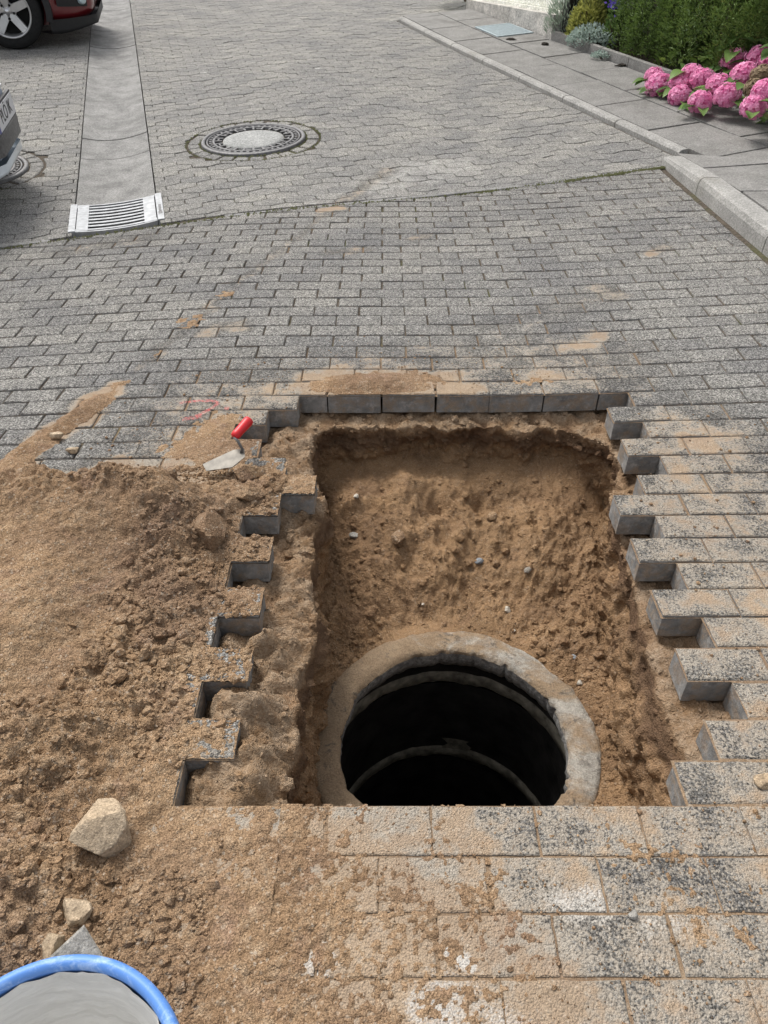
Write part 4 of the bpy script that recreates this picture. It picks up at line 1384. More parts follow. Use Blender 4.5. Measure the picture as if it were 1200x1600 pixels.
M['conifer'] = leafmat("conifer_green", (.026, .06, .014), (.17, .255, .06), .6, .15)
M['bark2'] = M['wood']
def conifer(s_, c_, rad, hgt, label, seed, n_=46000):
    x_, y_ = kfar(s_, c_); z_ = walk_z(x_, y_)
    root = empty("conifer_shrub", (x_, y_, z_))
    tag(root, label, "conifer", "conifers of the dark hedge")
    MB().tube([(0, 0, -.05), (.02, .01, .5), (0, .02, hgt * .8)], [.06, .045, .01], 8).build("trunk", M['wood'], root)
    g_ = np.random.default_rng(seed)
    # upright plumes through the crown, each a cone of sprays
    npl = 170
    th = g_.uniform(0, 6.283, npl); zz = g_.uniform(.03, 1, npl) ** 1.15 * hgt
    R = rad * (np.clip(1.15 - zz / hgt, 0, 1) ** .45) * np.sqrt(g_.uniform(.35, 1, npl))
    R = R * (1 + .18 * np.sin(th * 3 + seed))
    cen = np.stack([R * np.cos(th), R * np.sin(th), zz], 1)
    per = n_ // npl
    k_ = np.repeat(np.arange(npl), per)
    h_ = g_.uniform(0, 1, len(k_)) ** 1.2
    w_ = (1 - h_ * .75) * .125 * g_.uniform(.2, 1, len(k_)) ** .5
    t_ = g_.uniform(0, 6.283, len(k_))
    out = np.stack([np.cos(th), np.sin(th), 0 * th], 1)[k_]
    pos = cen[k_] + np.stack([w_ * np.cos(t_), w_ * np.sin(t_), h_ * .34 - .08], 1) + out * (h_[:, None] * .05)
    dr = np.stack([np.cos(t_) * .9, np.sin(t_) * .9, g_.uniform(.2, 1.3, len(k_))], 1) + .35 * out + g_.normal(0, .3, (len(k_), 3))
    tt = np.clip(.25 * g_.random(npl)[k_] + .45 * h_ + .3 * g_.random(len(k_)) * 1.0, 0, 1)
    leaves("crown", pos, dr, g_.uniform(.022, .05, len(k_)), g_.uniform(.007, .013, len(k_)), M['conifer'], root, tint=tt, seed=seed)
    return root
conifer(2.42, 1.58, .52, 1.9, "leftmost dark green conifer of the hedge beside the herbs", 1)
conifer(1.75, 1.62, .58, 2.1, "second dark green conifer from the left in the hedge", 2)
conifer(1.08, 1.70, .60, 2.1, "third dark conifer of the hedge, behind the pink hydrangea", 3)
conifer(.38, 1.88, .60, 2.0, "rightmost dark conifer of the hedge at the picture edge", 4)

M['hyleaf'] = leafmat("hydrangea_leaf", (.045, .095, .03), (.16, .26, .07), .45, .2)
M['hyyoung'] = leafmat("hydrangea_young_leaf", (.15, .24, .04), (.30, .40, .09), .45, .3)
M['petal'] = leafmat("pink_petal", (.60, .08, .27), (.93, .46, .66), .6, .25)
M['dry'] = leafmat("dry_petal", (.16, .11, .07), (.36, .28, .18), .8, .15)
def kw(s_, c_, h_):
    x_, y_ = kfar(s_, c_); return np.array([x_, y_, walk_z(x_, y_) + h_])
hyo = kw(.75, 1.30, 0)
hyd = empty("hydrangea", hyo)
tag(hyd, "bushy hydrangea with pink flower balls spilling over the footpath", "hydrangea")
def flower_head(c_, rad, mat, seed):
    g_ = np.random.default_rng(seed)
    nf = 130
    i_ = np.arange(nf); ph = np.arccos(1 - 1.75 * (i_ + .5) / nf); th = i_ * 2.39996
    nv = np.stack([np.sin(ph) * np.cos(th), np.sin(ph) * np.sin(th), np.cos(ph)], 1)
    nv += g_.normal(0, .12, nv.shape); nv /= np.linalg.norm(nv, axis=1)[:, None]
    pos = nv * rad * g_.uniform(.86, 1.04, (nf, 1)) * np.array([1, 1, .88])
    V, tt = [], []
    a0 = np.cross(nv, [0.31, .2, .9]); a0 /= np.linalg.norm(a0, axis=1)[:, None]
    b0 = np.cross(nv, a0)
    pet = rad * .215
    base_t = g_.random(nf)
    for q in range(4):
        w_ = g_.uniform(0, 1.57, nf) * 0 + q * 1.5708 + th
        e = np.cos(w_)[:, None] * a0 + np.sin(w_)[:, None] * b0
        f_ = -np.sin(w_)[:, None] * a0 + np.cos(w_)[:, None] * b0
        up = nv * pet * .22
        V.append(np.stack([pos, pos + e * pet * .6 + f_ * pet * .48 + up, pos + e * pet * 1.05 + up * g_.uniform(-.6, 1.3, (nf, 1)), pos + e * pet * .6 - f_ * pet * .48 + up], 1))
        tt.append(np.clip(base_t * .6 + g_.random(nf) * .4, 0, 1))
    V = np.concatenate(V).reshape(-1, 3)
    me = npmesh("flower_head", V, np.arange(len(V)).reshape(-1, 4), mat, False)
    me.attributes.new("tint", 'FLOAT', 'POINT').data.foreach_set("value", np.repeat(np.concatenate(tt), 4).astype(np.float32))
    core = None
    o_ = link("flower_head", me, hyd, Vector(c_ - hyo))
    bmc = bmesh.new(); bmesh.ops.create_icosphere(bmc, subdivisions=2, radius=rad * .8)
    mc = bpy.data.meshes.new("flower_core"); bmc.to_mesh(mc); bmc.free(); mc.materials.append(mat)
    link("flower_core", mc, o_)
    return o_
def big_leaf(c_, dr, L, W, mat, seed):
    g_ = random.Random(seed)
    d_ = Vector(dr).normalized()
    s__ = d_.cross(Vector((0, 0, 1))).normalized(); n_ = s__.cross(d_)
    V, Fs = [], []
    N = 7
    for i_ in range(N + 1):
        t_ = i_ / N
        w_ = W * math.sin(math.pi * min(1, t_ ** .8)) ** .8 * .5 if 0 < i_ < N else 0.002
        cen = d_ * L * t_ - Vector((0, 0, 1)) * L * .35 * t_ * t_
        for q in (-1, 0, 1):
            V.append(cen + s__ * w_ * q + n_ * (abs(q) * w_ * .35))
    for i_ in range(N):
        for q in range(2):
            a_ = i_ * 3 + q
            Fs.append((a_, a_ + 1, a_ + 4, a_ + 3))
    me = bpy.data.meshes.new("leaf"); me.from_pydata([tuple(v_) for v_ in V], [], Fs); me.materials.append(mat)
    me.attributes.new("tint", 'FLOAT', 'POINT').data.foreach_set("value", [g_.random()] * len(V))
    me.polygons.foreach_set("use_smooth", [True] * len(Fs))
    return link("leaf", me, hyd, Vector(c_ - hyo))

# flower heads: image position of the photograph turned into a spot in the bush
th_ = math.radians(PITCH)
def at(u_, v_, c_off):
    """point on the vertical sheet c_off metres into the bed, seen at u_, v_"""
    d_ = np.array([(u_ - 600) / FPX, math.cos(th_) - (v_ - 800) / FPX * math.sin(th_), -math.sin(th_) - (v_ - 800) / FPX * math.cos(th_)])
    t_ = (float(KA @ KC) + c_off) / (d_[0] * KC[0] + d_[1] * KC[1])
    return d_ * t_ + np.array([0, 0, CAM_H])
heads = [(1030, 135, .95, .105), (1022, 120, 1.05, .08), (1062, 132, 1.0, .085), (1062, 150, .92, .085), (1080, 118, 1.12, .085), (1097, 125, 1.1, .095), (1122, 135, 1.05, .09), (1094, 160, .85, .085), (1136, 150, .95, .09),
         (1147, 98, 1.3, .10), (1163, 118, 1.2, .09), (1185, 92, 1.35, .09), (1177, 168, .75, .085), (1195, 145, .95, .085), (1205, 100, 1.3, .09), (1225, 160, .8, .09), (1235, 120, 1.1, .09)]
for i, (u_, v_, c_, r_) in enumerate(heads):
    p_ = at(u_, v_, c_ - (.22 if v_ > 112 else .1))
    flower_head(p_, r_ * random.uniform(.98, 1.14), M['petal'], i)
    for q in range(4):
        a_ = random.uniform(0, 6.28)
        big_leaf(p_ + np.array([.05 * math.cos(a_), .05 * math.sin(a_), -r_ * .35]), (math.cos(a_) - .25, math.sin(a_) - .3, random.uniform(.0, .5)), random.uniform(.13, .18), random.uniform(.075, .1), M['hyleaf'], 500 + i * 5 + q)
for i, (u_, v_, c_, r_) in enumerate([(1190, 118, 1.2, .08), (1178, 138, 1.0, .07)]):
    flower_head(at(u_, v_, c_ - .22), r_, M['dry'], 60 + i)
g_ = random.Random(4)
for i in range(120):
    s_ = g_.uniform(-.6, 1.45); c_ = g_.uniform(.82, 1.5); h_ = g_.uniform(.05, .44) * (1 if c_ > 1.1 else .6)
    a_ = g_.uniform(0, 6.28)
    big_leaf(kw(s_, c_, h_), (math.cos(a_) - .5, math.sin(a_) - .4, g_.uniform(-.1, .6)), g_.uniform(.13, .2), g_.uniform(.08, .12), M['hyleaf'], i)
for i, (u_, v_) in enumerate([(1035, 98), (1048, 92), (1060, 100), (1045, 105), (1070, 110), (1085, 102), (1095, 98)]):
    a_ = g_.uniform(0, 6.28)
    big_leaf(at(u_, v_, 1.2 + .02 * i), (math.cos(a_), math.sin(a_), 1.0), .13, .075, M['hyyoung'], 200 + i)
st = MB()
for i in range(16):
    p_ = kw(g_.uniform(-.2, 1.2), g_.uniform(1.1, 1.4), .35) - hyo
    st.tube([(g_.uniform(-.15, .15), g_.uniform(-.1, .3), -.03), (p_[0] * .6, p_[1] * .6, .2), tuple(p_)], [.008, .006, .004], 5)
st.build("stems", M['wood'], hyd)

def tuft(name, label, cat, s_, c_, rad, hgt, mat, n_, L, W, seed, up=.6, group=None):
    p_ = kw(s_, c_, 0)
    root = empty(name, p_)
    tag(root, label, cat, group)
    g_ = np.random.default_rng(seed)
    th = g_.uniform(0, 6.283, n_); r_ = np.sqrt(g_.uniform(0, 1, n_)); hh_ = g_.uniform(0, 1, n_)
    dome = np.sqrt(np.clip(1 - (r_ * .95) ** 2, 0, 1))
    pos = np.stack([rad * r_ * np.cos(th), rad * r_ * np.sin(th), hgt * dome * (.15 + .85 * hh_ ** .6)], 1)
    dr = np.stack([np.cos(th) * r_, np.sin(th) * r_, np.full(n_, up)], 1) + g_.normal(0, .35, (n_, 3))
    leaves("foliage", pos, dr, g_.uniform(.7, 1.2, n_) * L, g_.uniform(.7, 1.2, n_) * W, mat, root, seed=seed, tint=np.clip(hh_ * .6 + .4 * g_.random(n_), 0, 1))
    m_ = MB()
    rr_ = random.Random(seed)
    for i in range(7):
        a_ = rr_.uniform(0, 6.28)
        m_.tube([(0.02 * math.cos(a_), .02 * math.sin(a_), -.03), (rad * .5 * math.cos(a_), rad * .5 * math.sin(a_), hgt * .7)], [.006, .003], 5)
    m_.build("stems", M['wood'], root)
    return root
M['lav'] = leafmat("grey_green_leaf", (.14, .19, .14), (.36, .43, .34), .7, .2)
M['yel'] = leafmat("yellow_green_leaf", (.11, .15, .03), (.42, .42, .12), .6, .25)
M['sil'] = leafmat("silver_leaf", (.18, .24, .21), (.42, .50, .45), .7, .2)
M['mid'] = leafmat("mid_green_leaf", (.05, .10, .03), (.14, .24, .07), .6, .2)
M['blue'] = leafmat("violet_petal", (.10, .05, .42), (.26, .18, .75), .6, .2)
tuft("lavender_bush", "loose grey-green lavender bush against the dark post", "shrub", 3.78, 1.22, .22, .46, M['lav'], 1500, .07, .010, 11, .9)
tuft("herb_bush", "yellow-green leafy herb bush in the flower bed", "shrub", 3.46, 1.28, .20, .40, M['yel'], 1500, .05, .022, 12, .7)
tuft("ground_cover", "silvery low ground cover plant spilling onto the edging", "shrub", 3.22, 1.19, .24, .20, M['sil'], 1500, .035, .018, 13, .5)
tuft("ground_cover", "small silvery plant tuft at the foot of the bed edging", "shrub", 2.72, 1.03, .10, .06, M['sil'], 350, .03, .016, 14, .4)
tuft("leafy_plant", "mid-green leafy plant beside the dark post", "shrub", 3.50, 1.52, .20, .50, M['mid'], 800, .05, .03, 15, .6)
tuft("leafy_plant", "green plant at the far corner of the house", "shrub", LEN + .75, 1.25, .4, .35, M['mid'], 1600, .06, .03, 16, .6)
bf = tuft("violet_flower", "violet-blue flowers above the silvery ground cover", "flower", 3.12, 1.34, .05, .34, M['mid'], 120, .05, .02, 17, 1.0)
g2 = np.random.default_rng(5)
q_ = g2.normal(0, 1, (130, 3)) * np.array([.035, .05, .05]) + np.array([0, 0, .40])
leaves("petals", q_, g2.normal(0, 1, (130, 3)), .035, .025, M['blue'], bf, seed=5)

# ------------------------------------------------------------------ cars
def ground_matrix(x, y, head):
    e = .8
    hx_, hy_ = math.cos(head), math.sin(head)
    X = Vector((hx_ * 2 * e, hy_ * 2 * e, T(x + hx_ * e, y + hy_ * e) - T(x - hx_ * e, y - hy_ * e))).normalized()
    lx, ly = -hy_, hx_
    Yv = Vector((lx * 2 * e, ly * 2 * e, T(x + lx * e, y + ly * e) - T(x - lx * e, y - ly * e))).normalized()
    Z = X.cross(Yv).normalized(); Yv = Z.cross(X)
    R = Matrix((X, Yv, Z)).transposed().to_4x4()
    R.translation = Vector((x, y, T(x, y)))
    return R

def car_paint(name, col, metal=.4):
    m, nt, b = newmat(name)
    pos = nt.n("ShaderNodeTexCoord").outputs['Object']
    c = nt.mix(nt.rng(nt.noise(pos, 3, 4), .35, .75, 0, .25), col, tuple(x * .7 + .03 for x in col))
    setb(nt, b, Base_Color=c, Metallic=metal, Roughness=.32, Coat_Weight=.8, Coat_Roughness=.08)
    return m
M['rubber'] = simple("tyre_rubber", (.018, .018, .018), .85, 0, .3, 50, .001, .3)
M['alloy'] = simple("alloy_wheel", (.52, .52, .52), .35, .7, .1, 10)
M['plastic'] = simple("dark_plastic", (.011, .011, .013), .55, 0, .2, 30)
M['glass'] = simple("dark_glass", (.012, .015, .017), .06, 0, .1, 3, 0, .8)
M['lampglass'] = simple("lamp_glass", (.55, .68, .72), .12, .3, .1, 6, 0, .8)
M['chrome'] = simple("chrome_trim", (.65, .66, .68), .18, .95, .1, 6)
M['underbody'] = simple("underbody", (.008, .008, .008), .9, 0, .2, 10)

def plan(x, W, nose, pw):               # half width at distance x behind the nose tip
    t = np.clip(x / nose, 0, 1)
    return W * (1 - (1 - t) ** 2.4 * pw)

def car_body(W, L, zb, ztop, nose, pw, bumper_z, prow):
    """rounded lower body; x=0 nose tip, +x forward so body spans -L..0"""
    rings = []
    xs = np.concatenate([np.linspace(0, .12, 6), np.linspace(.18, 1.3, 12), np.linspace(1.5, L - .6, 9), np.linspace(L - .5, L, 6)])
    for x in xs:
        hw = float(plan(x, W, nose, pw))
        if x > L - .6: hw = W * (1 - ((x - (L - .6)) / .6) ** 3 * .18)
        zt = float(ztop(x)); z0 = zb + .10 * max(0, 1 - x / .25) ** 2 + (.12 * max(0, (x - L + .4) / .4) ** 2)
        rr = []
        for a in np.linspace(0, 2 * math.pi, 40, endpoint=False):
            ca, sa = math.cos(a), math.sin(a)
            e = .38
            y = hw * math.copysign(abs(ca) ** e, ca)
            zc, zh = (zt + z0) / 2, (zt - z0) / 2
            z = zc + zh * math.copysign(abs(sa) ** e, sa)
            k = 1 - .06 * max(0, (z - .75)) - .05 * max(0, .45 - z)
            pull = prow(z) * (1 - min(1, x / .5))
            rr.append((-x - pull, y * k, z))
        rings.append(rr)
    return MB().loft(rings)

def bool_cut(o, cutters):
    for c in cutters:
        md = o.modifiers.new("cut", 'BOOLEAN'); md.operation = 'DIFFERENCE'; md.object = c; md.solver = 'EXACT'
    dg = bpy.context.evaluated_depsgraph_get()
    dg.update()
    me = bpy.data.meshes.new_from_object(o.evaluated_get(dg))
    o.modifiers.clear()
    old = o.data; o.data = me
    bpy.data.meshes.remove(old)
    for c in cutters:
        mc = c.data; bpy.data.objects.remove(c); bpy.data.meshes.remove(mc)

def cyl(x, y0, y1, z, r, n=40):
    return MB().loft([[(x + r * math.cos(a), y, z + r * math.sin(a)) for a in np.linspace(0, 2 * math.pi, n, endpoint=False)] for y in (y0, y1)])

def wheel(parent, x, y, R, side, spokes=5):
    w = empty("wheel", (x, y, R)); w.parent = parent
    s = side
    prof = [(R * .66, -.10), (R * .80, -.11), (R * .93, -.105), (R * .985, -.085), (R, -.05), (R, .05), (R * .985, .085), (R * .93, .105), (R * .80, .11), (R * .66, .10)]
    def turn(mb):
        mb.v = [(p[0], p[2] * s, p[1]) for p in mb.v]; return mb
    turn(MB().lathe(prof, 56)).build("tyre", M['rubber'], w, True)
    rim = MB().lathe([(R * .69, .09), (R * .70, .108), (R * .66, .108), (R * .635, .085), (R * .62, .0), (R * .62, -.08)], 56)
    rim = turn(rim)
    rm = rim.build("rim", M['alloy'], w, True)
    turn(MB().lathe([(0, -.02), (R * .63, -.02)], 40)).build("brake_drum", M['underbody'], w)
    sp_ = MB()
    for k in range(spokes):
        a = 2 * math.pi * k / spokes + .35
        Mt = Matrix.Rotation(a, 4, 'Z')
        r0, r1 = R * .10, R * .655
        for (w0, w1) in ((R * .115, R * .105),):
            vs = [(r0, -w0, .055), (r0, w0, .055), (r1, w1, .085), (r1, -w1, .085), (r0, -w0, .02), (r0, w0, .02), (r1, w1, .03), (r1, -w1, .03)]
            sp_.add([Mt @ Vector(v) for v in vs], [(0, 1, 2, 3), (7, 6, 5, 4), (0, 4, 5, 1), (1, 5, 6, 2), (2, 6, 7, 3), (3, 7, 4, 0)])
    turn(sp_).build("spokes", M['alloy'], w)
    turn(MB().lathe([(0, .068), (R * .085, .066), (R * .1, .055), (R * .23, .06), (R * .25, .03)], 32)).build("hub", M['alloy'], w, True)
    nuts = MB()
    for k in range(5):
        a = 2 * math.pi * k / 5 + .35 + .63
        c = (R * .19 * math.cos(a), R * .19 * math.sin(a))
        nuts.loft([[(c[0] + R * .035 * math.cos(t), c[1] + R * .035 * math.sin(t), z) for t in np.linspace(0, 6.283, 8, endpoint=False)] for z in (.05, .072)])
    turn(nuts).build("wheel_nuts", M['underbody'], w)
    turn(MB().lathe([(0, .074), (R * .07, .073), (R * .075, .06)], 24)).build("hub_cap", M['chrome'], w, True)
    return w

def make_car(name, label, x, y, head, paint, W, L, axle, R, wb, nose, pw, zb, ztop, prow, cat="car"):
    root = empty(name)
    root.matrix_world = ground_matrix(x, y, head)
    tag(root, label, cat)
    body = car_body(W, L, zb, ztop, nose, pw, .5, prow).build("body", paint, root, True)
    cut = []
    for ax in (-axle, -axle - wb):
        for s in (-1, 1):
            c = cyl(ax, s * (W - .28), s * (W + .3), R + .01, R + .055).build("wheel_arch_cutter", None, root)
            cut.append(c)
    bpy.context.view_layer.update()
    bool_cut(body, cut)
    for ax in (-axle, -axle - wb):
        for s in (-1, 1):
            wheel(root, ax, s * (W - .115), R, s)
            arch = MB()
            ring = []
            for t in np.linspace(-.25, math.pi + .25, 26):
                r0, r1 = R + .045, R + .105
                ring.append([(ax + r_ * math.cos(t), s * yy_, R + .01 + r_ * math.sin(t)) for r_, yy_ in ((r0, W - .12), (r1, W - .10), (r1, W + .004), (r0, W + .008))])
            arch.loft(ring).build("arch_trim", M['plastic'], root)
    cab = []
    for t, (xa, z_, hw) in enumerate([(0, 0, 0)]): pass
    lo, hi = .86, 1.46
    for (z_, x0, x1, hw) in ((lo, 1.15, L - .25, W * .93), (1.15, 1.55, L - .42, W * .86), (1.40, 1.95, L - .68, W * .76), (hi, 2.1, L - .9, W * .66)):
        cab.append([(-x0, -hw, z_), (-x0 + .08, -hw * .5, z_), (-x0 + .08, hw * .5, z_), (-x0, hw, z_), (-x1, hw, z_), (-x1 - .06, hw * .5, z_), (-x1 - .06, -hw * .5, z_), (-x1, -hw, z_)])
    MB().loft(cab[:3]).build("windows", M['glass'], root)
    MB().loft([[(p[0], p[1] * 1.01, p[2] - .01) for p in cab[2]], cab[3]]).build("roof", paint, root)
    return root

def red_top(x): return np.interp(x, [0, .1, .35, 1.1, L_ - .4, L_], [.72, .80, .90, 1.0, 1.02, .9])
L_ = 4.3
red = car_paint("dark_red_paint", (.15, .008, .013), .2)
hd = math.radians(13.0)
wx, wy = -4.02, 9.44
ox, oy = wx - (-math.sin(hd)) * (-.78), wy - math.cos(hd) * (-.78)
nx_, ny_ = ox + math.cos(hd) * .86, oy + math.sin(hd) * .86
redcar = make_car("parked_car", "dark red car with five-spoke alloy wheel at the top left", nx_, ny_, hd, red, .90, L_, .86, .345, 2.6, .75, .42, .17, red_top, lambda z: .10 * max(0, .55 - z) + .12 * max(0, z - .65))
# black lower bumper skirt, fog lamp
def skirt(root, W, nose, pw, z0, z1, mat, name, x1=.42, thick=.012, pull=lambda z: 0, xs0=0.0, y_lo=None):
    rings = []
    pts = []
    for s in (-1, 1):
        seq = list(np.linspace(x1, xs0, 14))
        if s == 1: seq = seq[::-1]
        for x in seq:
            pts.append((x, s * float(plan(x, W, nose, pw))))
    V, Fs = [], []
    nz = 5
    for (x, y) in pts:
        for i in range(nz):
            z = z0 + (z1 - z0) * i / (nz - 1)
            k = 1 - .05 * max(0, .45 - z)
            rise = .05 * max(0, 1 - x / .3)
            V.append((-x - pull(z) * (1 - min(1, x / .5)) + thick, (y + math.copysign(thick, y)) * k, z + rise * (1 - i / (nz - 1))))
    n_ = len(pts)
    for i in range(n_ - 1):
        for j in range(nz - 1):
            Fs.append((i * nz + j, (i + 1) * nz + j, (i + 1) * nz + j + 1, i * nz + j + 1))
    # inner lip at the bottom
    k = len(V)
    for i in range(n_):
        p = V[i * nz]; V.append((p[0] - .16, p[1] * .86, p[2] + .01))
    for i in range(n_ - 1): Fs.append((i * nz, k + i, k + i + 1, (i + 1) * nz))
    return MB().add(V, Fs).build(name, mat, root, True)
skirt(redcar, .90, .75, .42, .135, .265, M['plastic'], "bumper_skirt", .47)
def patch(root, W, nose, pw, x0, x1, z0, z1, side, mat, name, thick=.016, n=8, pull=lambda z: 0, parent=None):
    V, Fs = [], []
    for i in range(n + 1):
        x = x0 + (x1 - x0) * i / n
        y = side * (float(plan(x, W, nose, pw)) + thick)
        for (z, xo) in ((z0 + .03 * (i / n), 0), ((z0 + z1) / 2, 0), (z1, 0)):
            k_ = 1 - .05 * max(0, .45 - z) - .06 * max(0, z - .75)
            V.append((-x + thick * .8 - pull(z) * (1 - min(1, x / .5)), y * k_, z))
    for i in range(n):
        for j in range(2): Fs.append((i * 3 + j, (i + 1) * 3 + j, (i + 1) * 3 + j + 1, i * 3 + j + 1))
    return MB().add(V, Fs).build(name, mat, parent or root, True)
pf = lambda z: .10 * max(0, .55 - z) + .12 * max(0, z - .65)
for s in (-1, 1):
    fp = patch(redcar, .90, .75, .42, .06, .36, .35, .51, s, M['plastic'], "fog_lamp_recess", .02, pull=pf)
    xq = .13
    c = (-xq + .03, s * float(plan(xq, .90, .75, .42)) * 1.0 + s * .012, .42)
    MB().lathe([(0, .03), (.035, .028), (.045, .015), (.05, -.02)], 20).build("fog_lamp", M['lampglass'], fp, True, c).rotation_euler = (0, math.radians(90), math.radians(-38 * -s if False else (-50 if s < 0 else 50)))
    patch(redcar, .90, .75, .42, .10, .55, .68, .80, s, M['lampglass'], "headlamp", .012, pull=pf)
grl = MB()
grl.box((.0, -.33, .45), (.03, .33, .66)); grl.build("grille", M['plastic'], redcar)

# silver car
sil = car_paint("silver_blue_paint", (.70, .77, .84), .0)
def at_h(u_, v_, h_):
    d_ = np.array([(u_ - 600) / FPX, math.cos(th_) - (v_ - 800) / FPX * math.sin(th_), -math.sin(th_) - (v_ - 800) / FPX * math.cos(th_)])
    for t_ in np.linspace(1, 20, 6000):
        p_ = d_ * t_ + np.array([0, 0, CAM_H])
        if p_[2] < T(p_[0], p_[1]) + h_: return p_
hs_ = math.radians(11.0)
pc = at_h(3, 172, .50)
def sil_top(x): return np.interp(x, [0, .1, .35, 1.1, 3.5, 4.0], [.72, .82, .90, .99, 1.0, .9])
ps = lambda z: .05 * max(0, .42 - z) + .18 * max(0, z - .55)
silver = make_car("parked_car", "silver-blue car nosing in at the left picture edge above a manhole", float(pc[0]), float(pc[1]), hs_, sil, .85, 4.0, .80, .31, 2.5, .85, .72, .19, sil_top, ps)
grl = MB()
patches = []
M['plate'] = simple("plate_white", (.62, .62, .64), .4, 0, .05, 10)
M['platered'] = simple("plate_blue", (.01, .02, .22), .4, 0, .1, 10)
M['ink'] = simple("plate_ink", (.01, .01, .01), .5, 0, .1, 10)
# grille panel, slats, plate
skirt(silver, .85, .85, .72, .295, .405, M['plastic'], "grille", .10, .024, pull=ps)
for i in range(3):
    skirt(silver, .85, .85, .72, .312 + i * .032, .319 + i * .032, M['iron'], "grille_slat", .09, .030, pull=ps)
hold = MB().box((.010, -.275, .425), (.028, .275, .56)).build("plate_holder", M['plastic'], silver)
plate = MB().box((.029, -.26, .436), (.033, .26, .548)).build("number_plate", M['plate'], silver)
MB().box((.0335, -.262, .436), (.0345, -.222, .548)).build("country_band", M['platered'], plate)
fc = bpy.data.curves.new("plate_text", 'FONT'); fc.body = "PLÖ IK"; fc.size = .105; fc.extrude = .0006; fc.align_x = 'CENTER'; fc.align_y = 'CENTER'
fo = bpy.data.objects.new("plate_text_tmp", fc); COL.objects.link(fo)
bpy.context.view_layer.update()
tme = bpy.data.meshes.new_from_object(fo.evaluated_get(bpy.context.evaluated_depsgraph_get()))
bpy.data.objects.remove(fo)
tme.materials.clear(); tme.materials.append(M['ink'])
to = link("plate_lettering", tme, plate, (.0342, .02, .492))
to.rotation_euler = (math.radians(90), 0, math.radians(90))
skirt(silver, .85, .85, .72, .17, .275, sil, "bumper_lip", .55, .016, pull=ps)
for s in (-1, 1):
    patch(silver, .85, .85, .72, .08, .62, .60, .74, s, M['lampglass'], "headlamp", .012, pull=ps)
MB().box((-.03, -.24, .585), (.004, .24, .60)).build("chrome_strip", M['chrome'], silver)

# ------------------------------------------------------------------ trowel
tr = empty("trowel", (-.485, 1.865, .045))
tag(tr, "small trowel with red handle stuck in the sand above the heap", "trowel")
M['red'] = simple("red_handle", (.62, .015, .022), .42, 0, .15, 30)
M['steel'] = simple("worn_steel", (.19, .175, .15), .55, .3, .35, 30, .0006)
# blade: tapered plate pointing down-left, handle rising up-right
bl = [(-.062, -.038), (.030, -.058), (.058, -.012), (.055, .022), (.020, .052), (-.040, .018)]
bl = [(-.075, -.018), (-.060, -.045), (.018, -.030), (.052, .012), (.046, .045), (.012, .040)]
V = [(p[0], p[1], .10 * p[0] * 0 + .012 * (p[1] / .05)) for p in bl]
mt_ = MB().loft([[(v[0], v[1], v[2]) for v in V], [(v[0], v[1], v[2] + .0018) for v in V]])
mt_.build("blade", M['steel'], tr)
MB().tube([(.038, .028, .008), (.042, .032, .02), (.030, .040, .045), (.018, .050, .052)], .0045, 8).build("neck", M['iron'], tr, True)
hp = [Vector((.018, .050, .052)), Vector((.060, .120, .074))]
dv = hp[1] - hp[0]
MB().tube([hp[0] + dv * t for t in (0, .04, .15, .35, .6, .85, .96, 1.0)], [.009, .0135, .0155, .0150, .0160, .0170, .0150, .008], 14).build("handle", M['red'], tr, True)

# ------------------------------------------------------------------ bucket
BX, BY, BZ, BR = -.411, .213, .25, .182
bk = empty("bucket", (BX, BY, .02))
tag(bk, "blue plastic mortar bucket crusted with grey cement at the bottom left", "bucket")
def mat_blue():
    m, nt, b = newmat("scuffed_blue_plastic")
    p = nt.n("ShaderNodeTexCoord").outputs['Object']
    sc = nt.noise(p, 45, 6, .75, .6)
    c = nt.mix(nt.rng(sc, .50, .68, 0, .75), (.10, .25, .62), (.38, .53, .80))
    c = nt.mix(nt.rng(nt.noise(p, 14, 5, .7), .56, .7, 0, .6), c, (.50, .58, .72))
    setb(nt, b, Base_Color=c, Roughness=.48, Normal=nt.bump(sc, .3, .001))
    return m
def mat_cement():
    m, nt, b = newmat("cement_crust")
    p = nt.n("ShaderNodeTexCoord").outputs['Object']
    st = nt.n("ShaderNodeMapping", {'Vector': p, 'Scale': (1, 1, 4.0)}).outputs[0]
    n_ = nt.noise(st, 12, 6, .7, 1.2)
    c = nt.mix(nt.rng(n_, .3, .72), (.54, .53, .50), (.74, .73, .70))
    z_ = nt.n("ShaderNodeSeparateXYZ", {0: p}).outputs[2]
    sh = nt.math('ADD', nt.rng(z_, .185, .228, -.6, .1), nt.math('SUBTRACT', nt.noise(st, 60, 6, .85), .5))
    c = nt.mix(nt.rng(sh, .16, .6, 0, .22), c, (.16, .27, .58))
    setb(nt, b, Base_Color=c, Roughness=.9, Normal=nt.bump(n_, .6, .004))
    return m
Hh = BZ - .02
MB().lathe([(BR * .74, 0), (BR * .90, Hh - .03), (BR * .905, Hh - .012)], 96).build("wall", mat_blue(), bk, True)
rimm = mat_blue()
MB().lathe([(BR * .905, Hh - .014), (BR * .99, Hh - .016), (BR * 1.0, Hh - .008), (BR * .995, Hh + .002), (BR * .965, Hh + .009), (BR * .925, Hh + .008), (BR * .90, Hh + .001), (BR * .893, Hh - .014)], 128, (0, 0, 0), True).build("rim", rimm, bk, True)
def jb(a, q, r, z):
    return r - .003 * float(fbm(math.cos(a) * 4, math.sin(a) * 4, q, 2, 3, 77)), z
MB().lathe([(BR * .885, Hh - .004), (BR * .858, Hh - .03), (BR * .80, Hh * .6), (BR * .70, .05), (BR * .70, .035), (BR * .4, .028), (0, .03)], 128, (0, 0, 0), False, jb).build("cement_crust", mat_cement(), bk, True)
hb = MB()
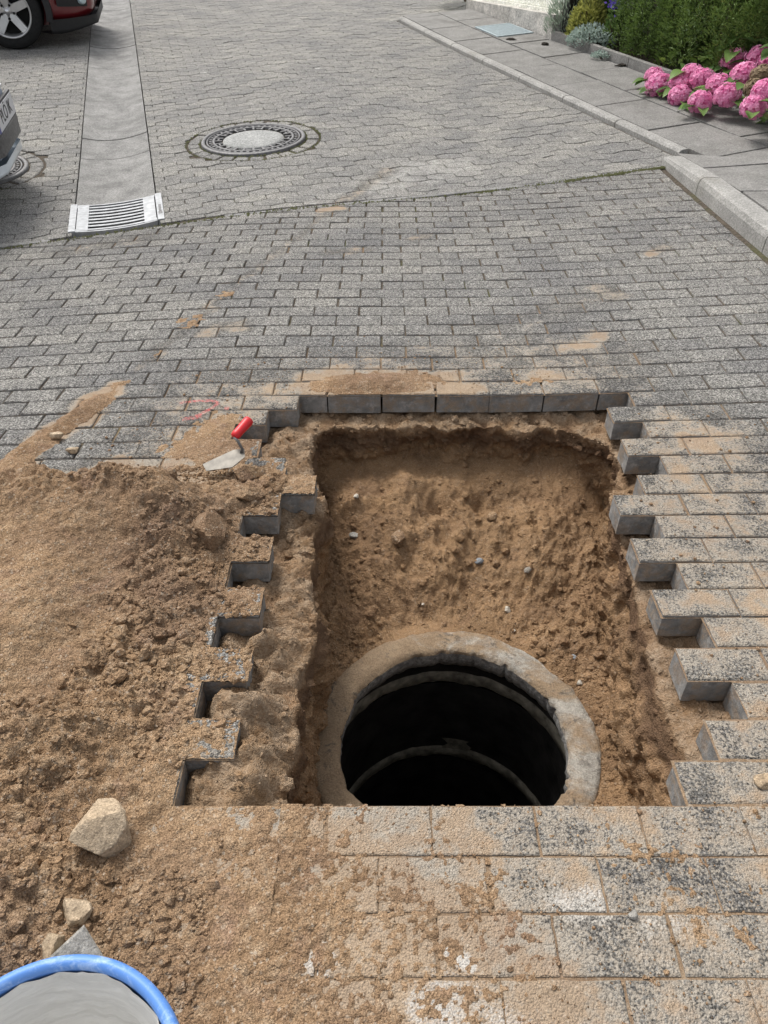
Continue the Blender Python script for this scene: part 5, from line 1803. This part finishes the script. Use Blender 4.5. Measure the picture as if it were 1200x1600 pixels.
for s in (-1, 1): hb.lathe([(.0, .012), (.014, .010), (.016, 0)], 16, (0, 0, 0))
MB().tube([(BR * .98 * math.cos(t), BR * 1.03 * math.sin(t) * 0 + (-BR * 1.0) * math.sin(t), Hh - .03 - .10 * math.sin(t)) for t in np.linspace(0, math.pi, 20)], .003, 6).build("handle", M['iron'], bk, True)

# broken paver propped behind the bucket
vs, fs = prism([(-.036, -.036), (.036, -.036), (.036, .036), (-.036, .036)], lambda x, y: 0, .07, 0, .004, (0, 0), 0, .006)
bp = MB().add(vs, fs).build("broken_paver", M['greyrock'], None)
bp.location = (-.485, .45, .058); bp.rotation_euler = (math.radians(24), math.radians(4), math.radians(46))
tag(bp, "grey broken paver corner sticking up behind the bucket rim", "paver")
# loose chunk of brick left in the pit corner, by the trowel
for i, (lb, x_, y_, z_, rot) in enumerate([("grey brick standing loose in the upper left corner of the pit", -.255, 1.90, -.105, (24, 18, 40))]):
    vs, fs = prism([(-.04, -.035), (.04, -.035), (.04, .035), (-.04, .035)], lambda x, y: 0, .07, 0, .004, (0, 0), 0, .004)
    o = MB().add(vs, fs).build("loose_brick", M['side'], None)
    o.location = (x_, y_, z_ + .03); o.rotation_euler = tuple(math.radians(a) for a in rot)
    tag(o, lb, "brick")

# ------------------------------------------------------------------ red spray mark on the bricks
def spray():
    m, nt, b = newmat("red_marking_paint")
    p = gpos(nt)
    n_ = nt.noise(p, 90, 4, .75)
    setb(nt, b, Base_Color=(.78, .13, .13), Roughness=.8)
    tr_ = nt.n("ShaderNodeBsdfTransparent")
    mx = nt.n("ShaderNodeMixShader", {0: nt.rng(n_, .40, .66, .0, .55)})
    nt.t.links.new(tr_.outputs[0], mx.inputs[1]); nt.t.links.new(b.outputs[0], mx.inputs[2])
    out = [q for q in nt.t.nodes if q.type == 'OUTPUT_MATERIAL'][0]
    nt.t.links.new(mx.outputs[0], out.inputs[0])
    return m
sm = MB()
def stroke(pts, w):
    P_ = [np.array(p) for p in pts]
    dense = []
    for a_, b_ in zip(P_[:-1], P_[1:]):
        for t_ in np.linspace(0, 1, 8, endpoint=False): dense.append(a_ * (1 - t_) + b_ * t_)
    dense.append(P_[-1])
    V = []
    for i, p in enumerate(dense):
        d_ = dense[min(i + 1, len(dense) - 1)] - dense[max(i - 1, 0)]; d_ = d_ / (np.linalg.norm(d_) + 1e-9)
        n_ = np.array([-d_[1], d_[0]]); ww = w * random.uniform(.7, 1.15)
        for s in (-1, 1):
            q = p + n_ * s * ww / 2
            V.append((q[0], q[1], T(q[0], q[1]) + .0075))
    sm.add(V, [(2 * i, 2 * i + 1, 2 * i + 3, 2 * i + 2) for i in range(len(dense) - 1)])
stroke([(-.735, 2.285), (-.68, 2.30), (-.62, 2.30), (-.595, 2.285), (-.605, 2.255), (-.645, 2.205), (-.66, 2.195)], .016)
stroke([(-.70, 2.175), (-.66, 2.185), (-.635, 2.19)], .026)
stroke([(-.555, 2.255), (-.56, 2.235)], .018)
o = sm.build("paint_mark", spray(), None)
tag(o, "faded red spray paint mark on the bricks left of the pit", "paint mark")
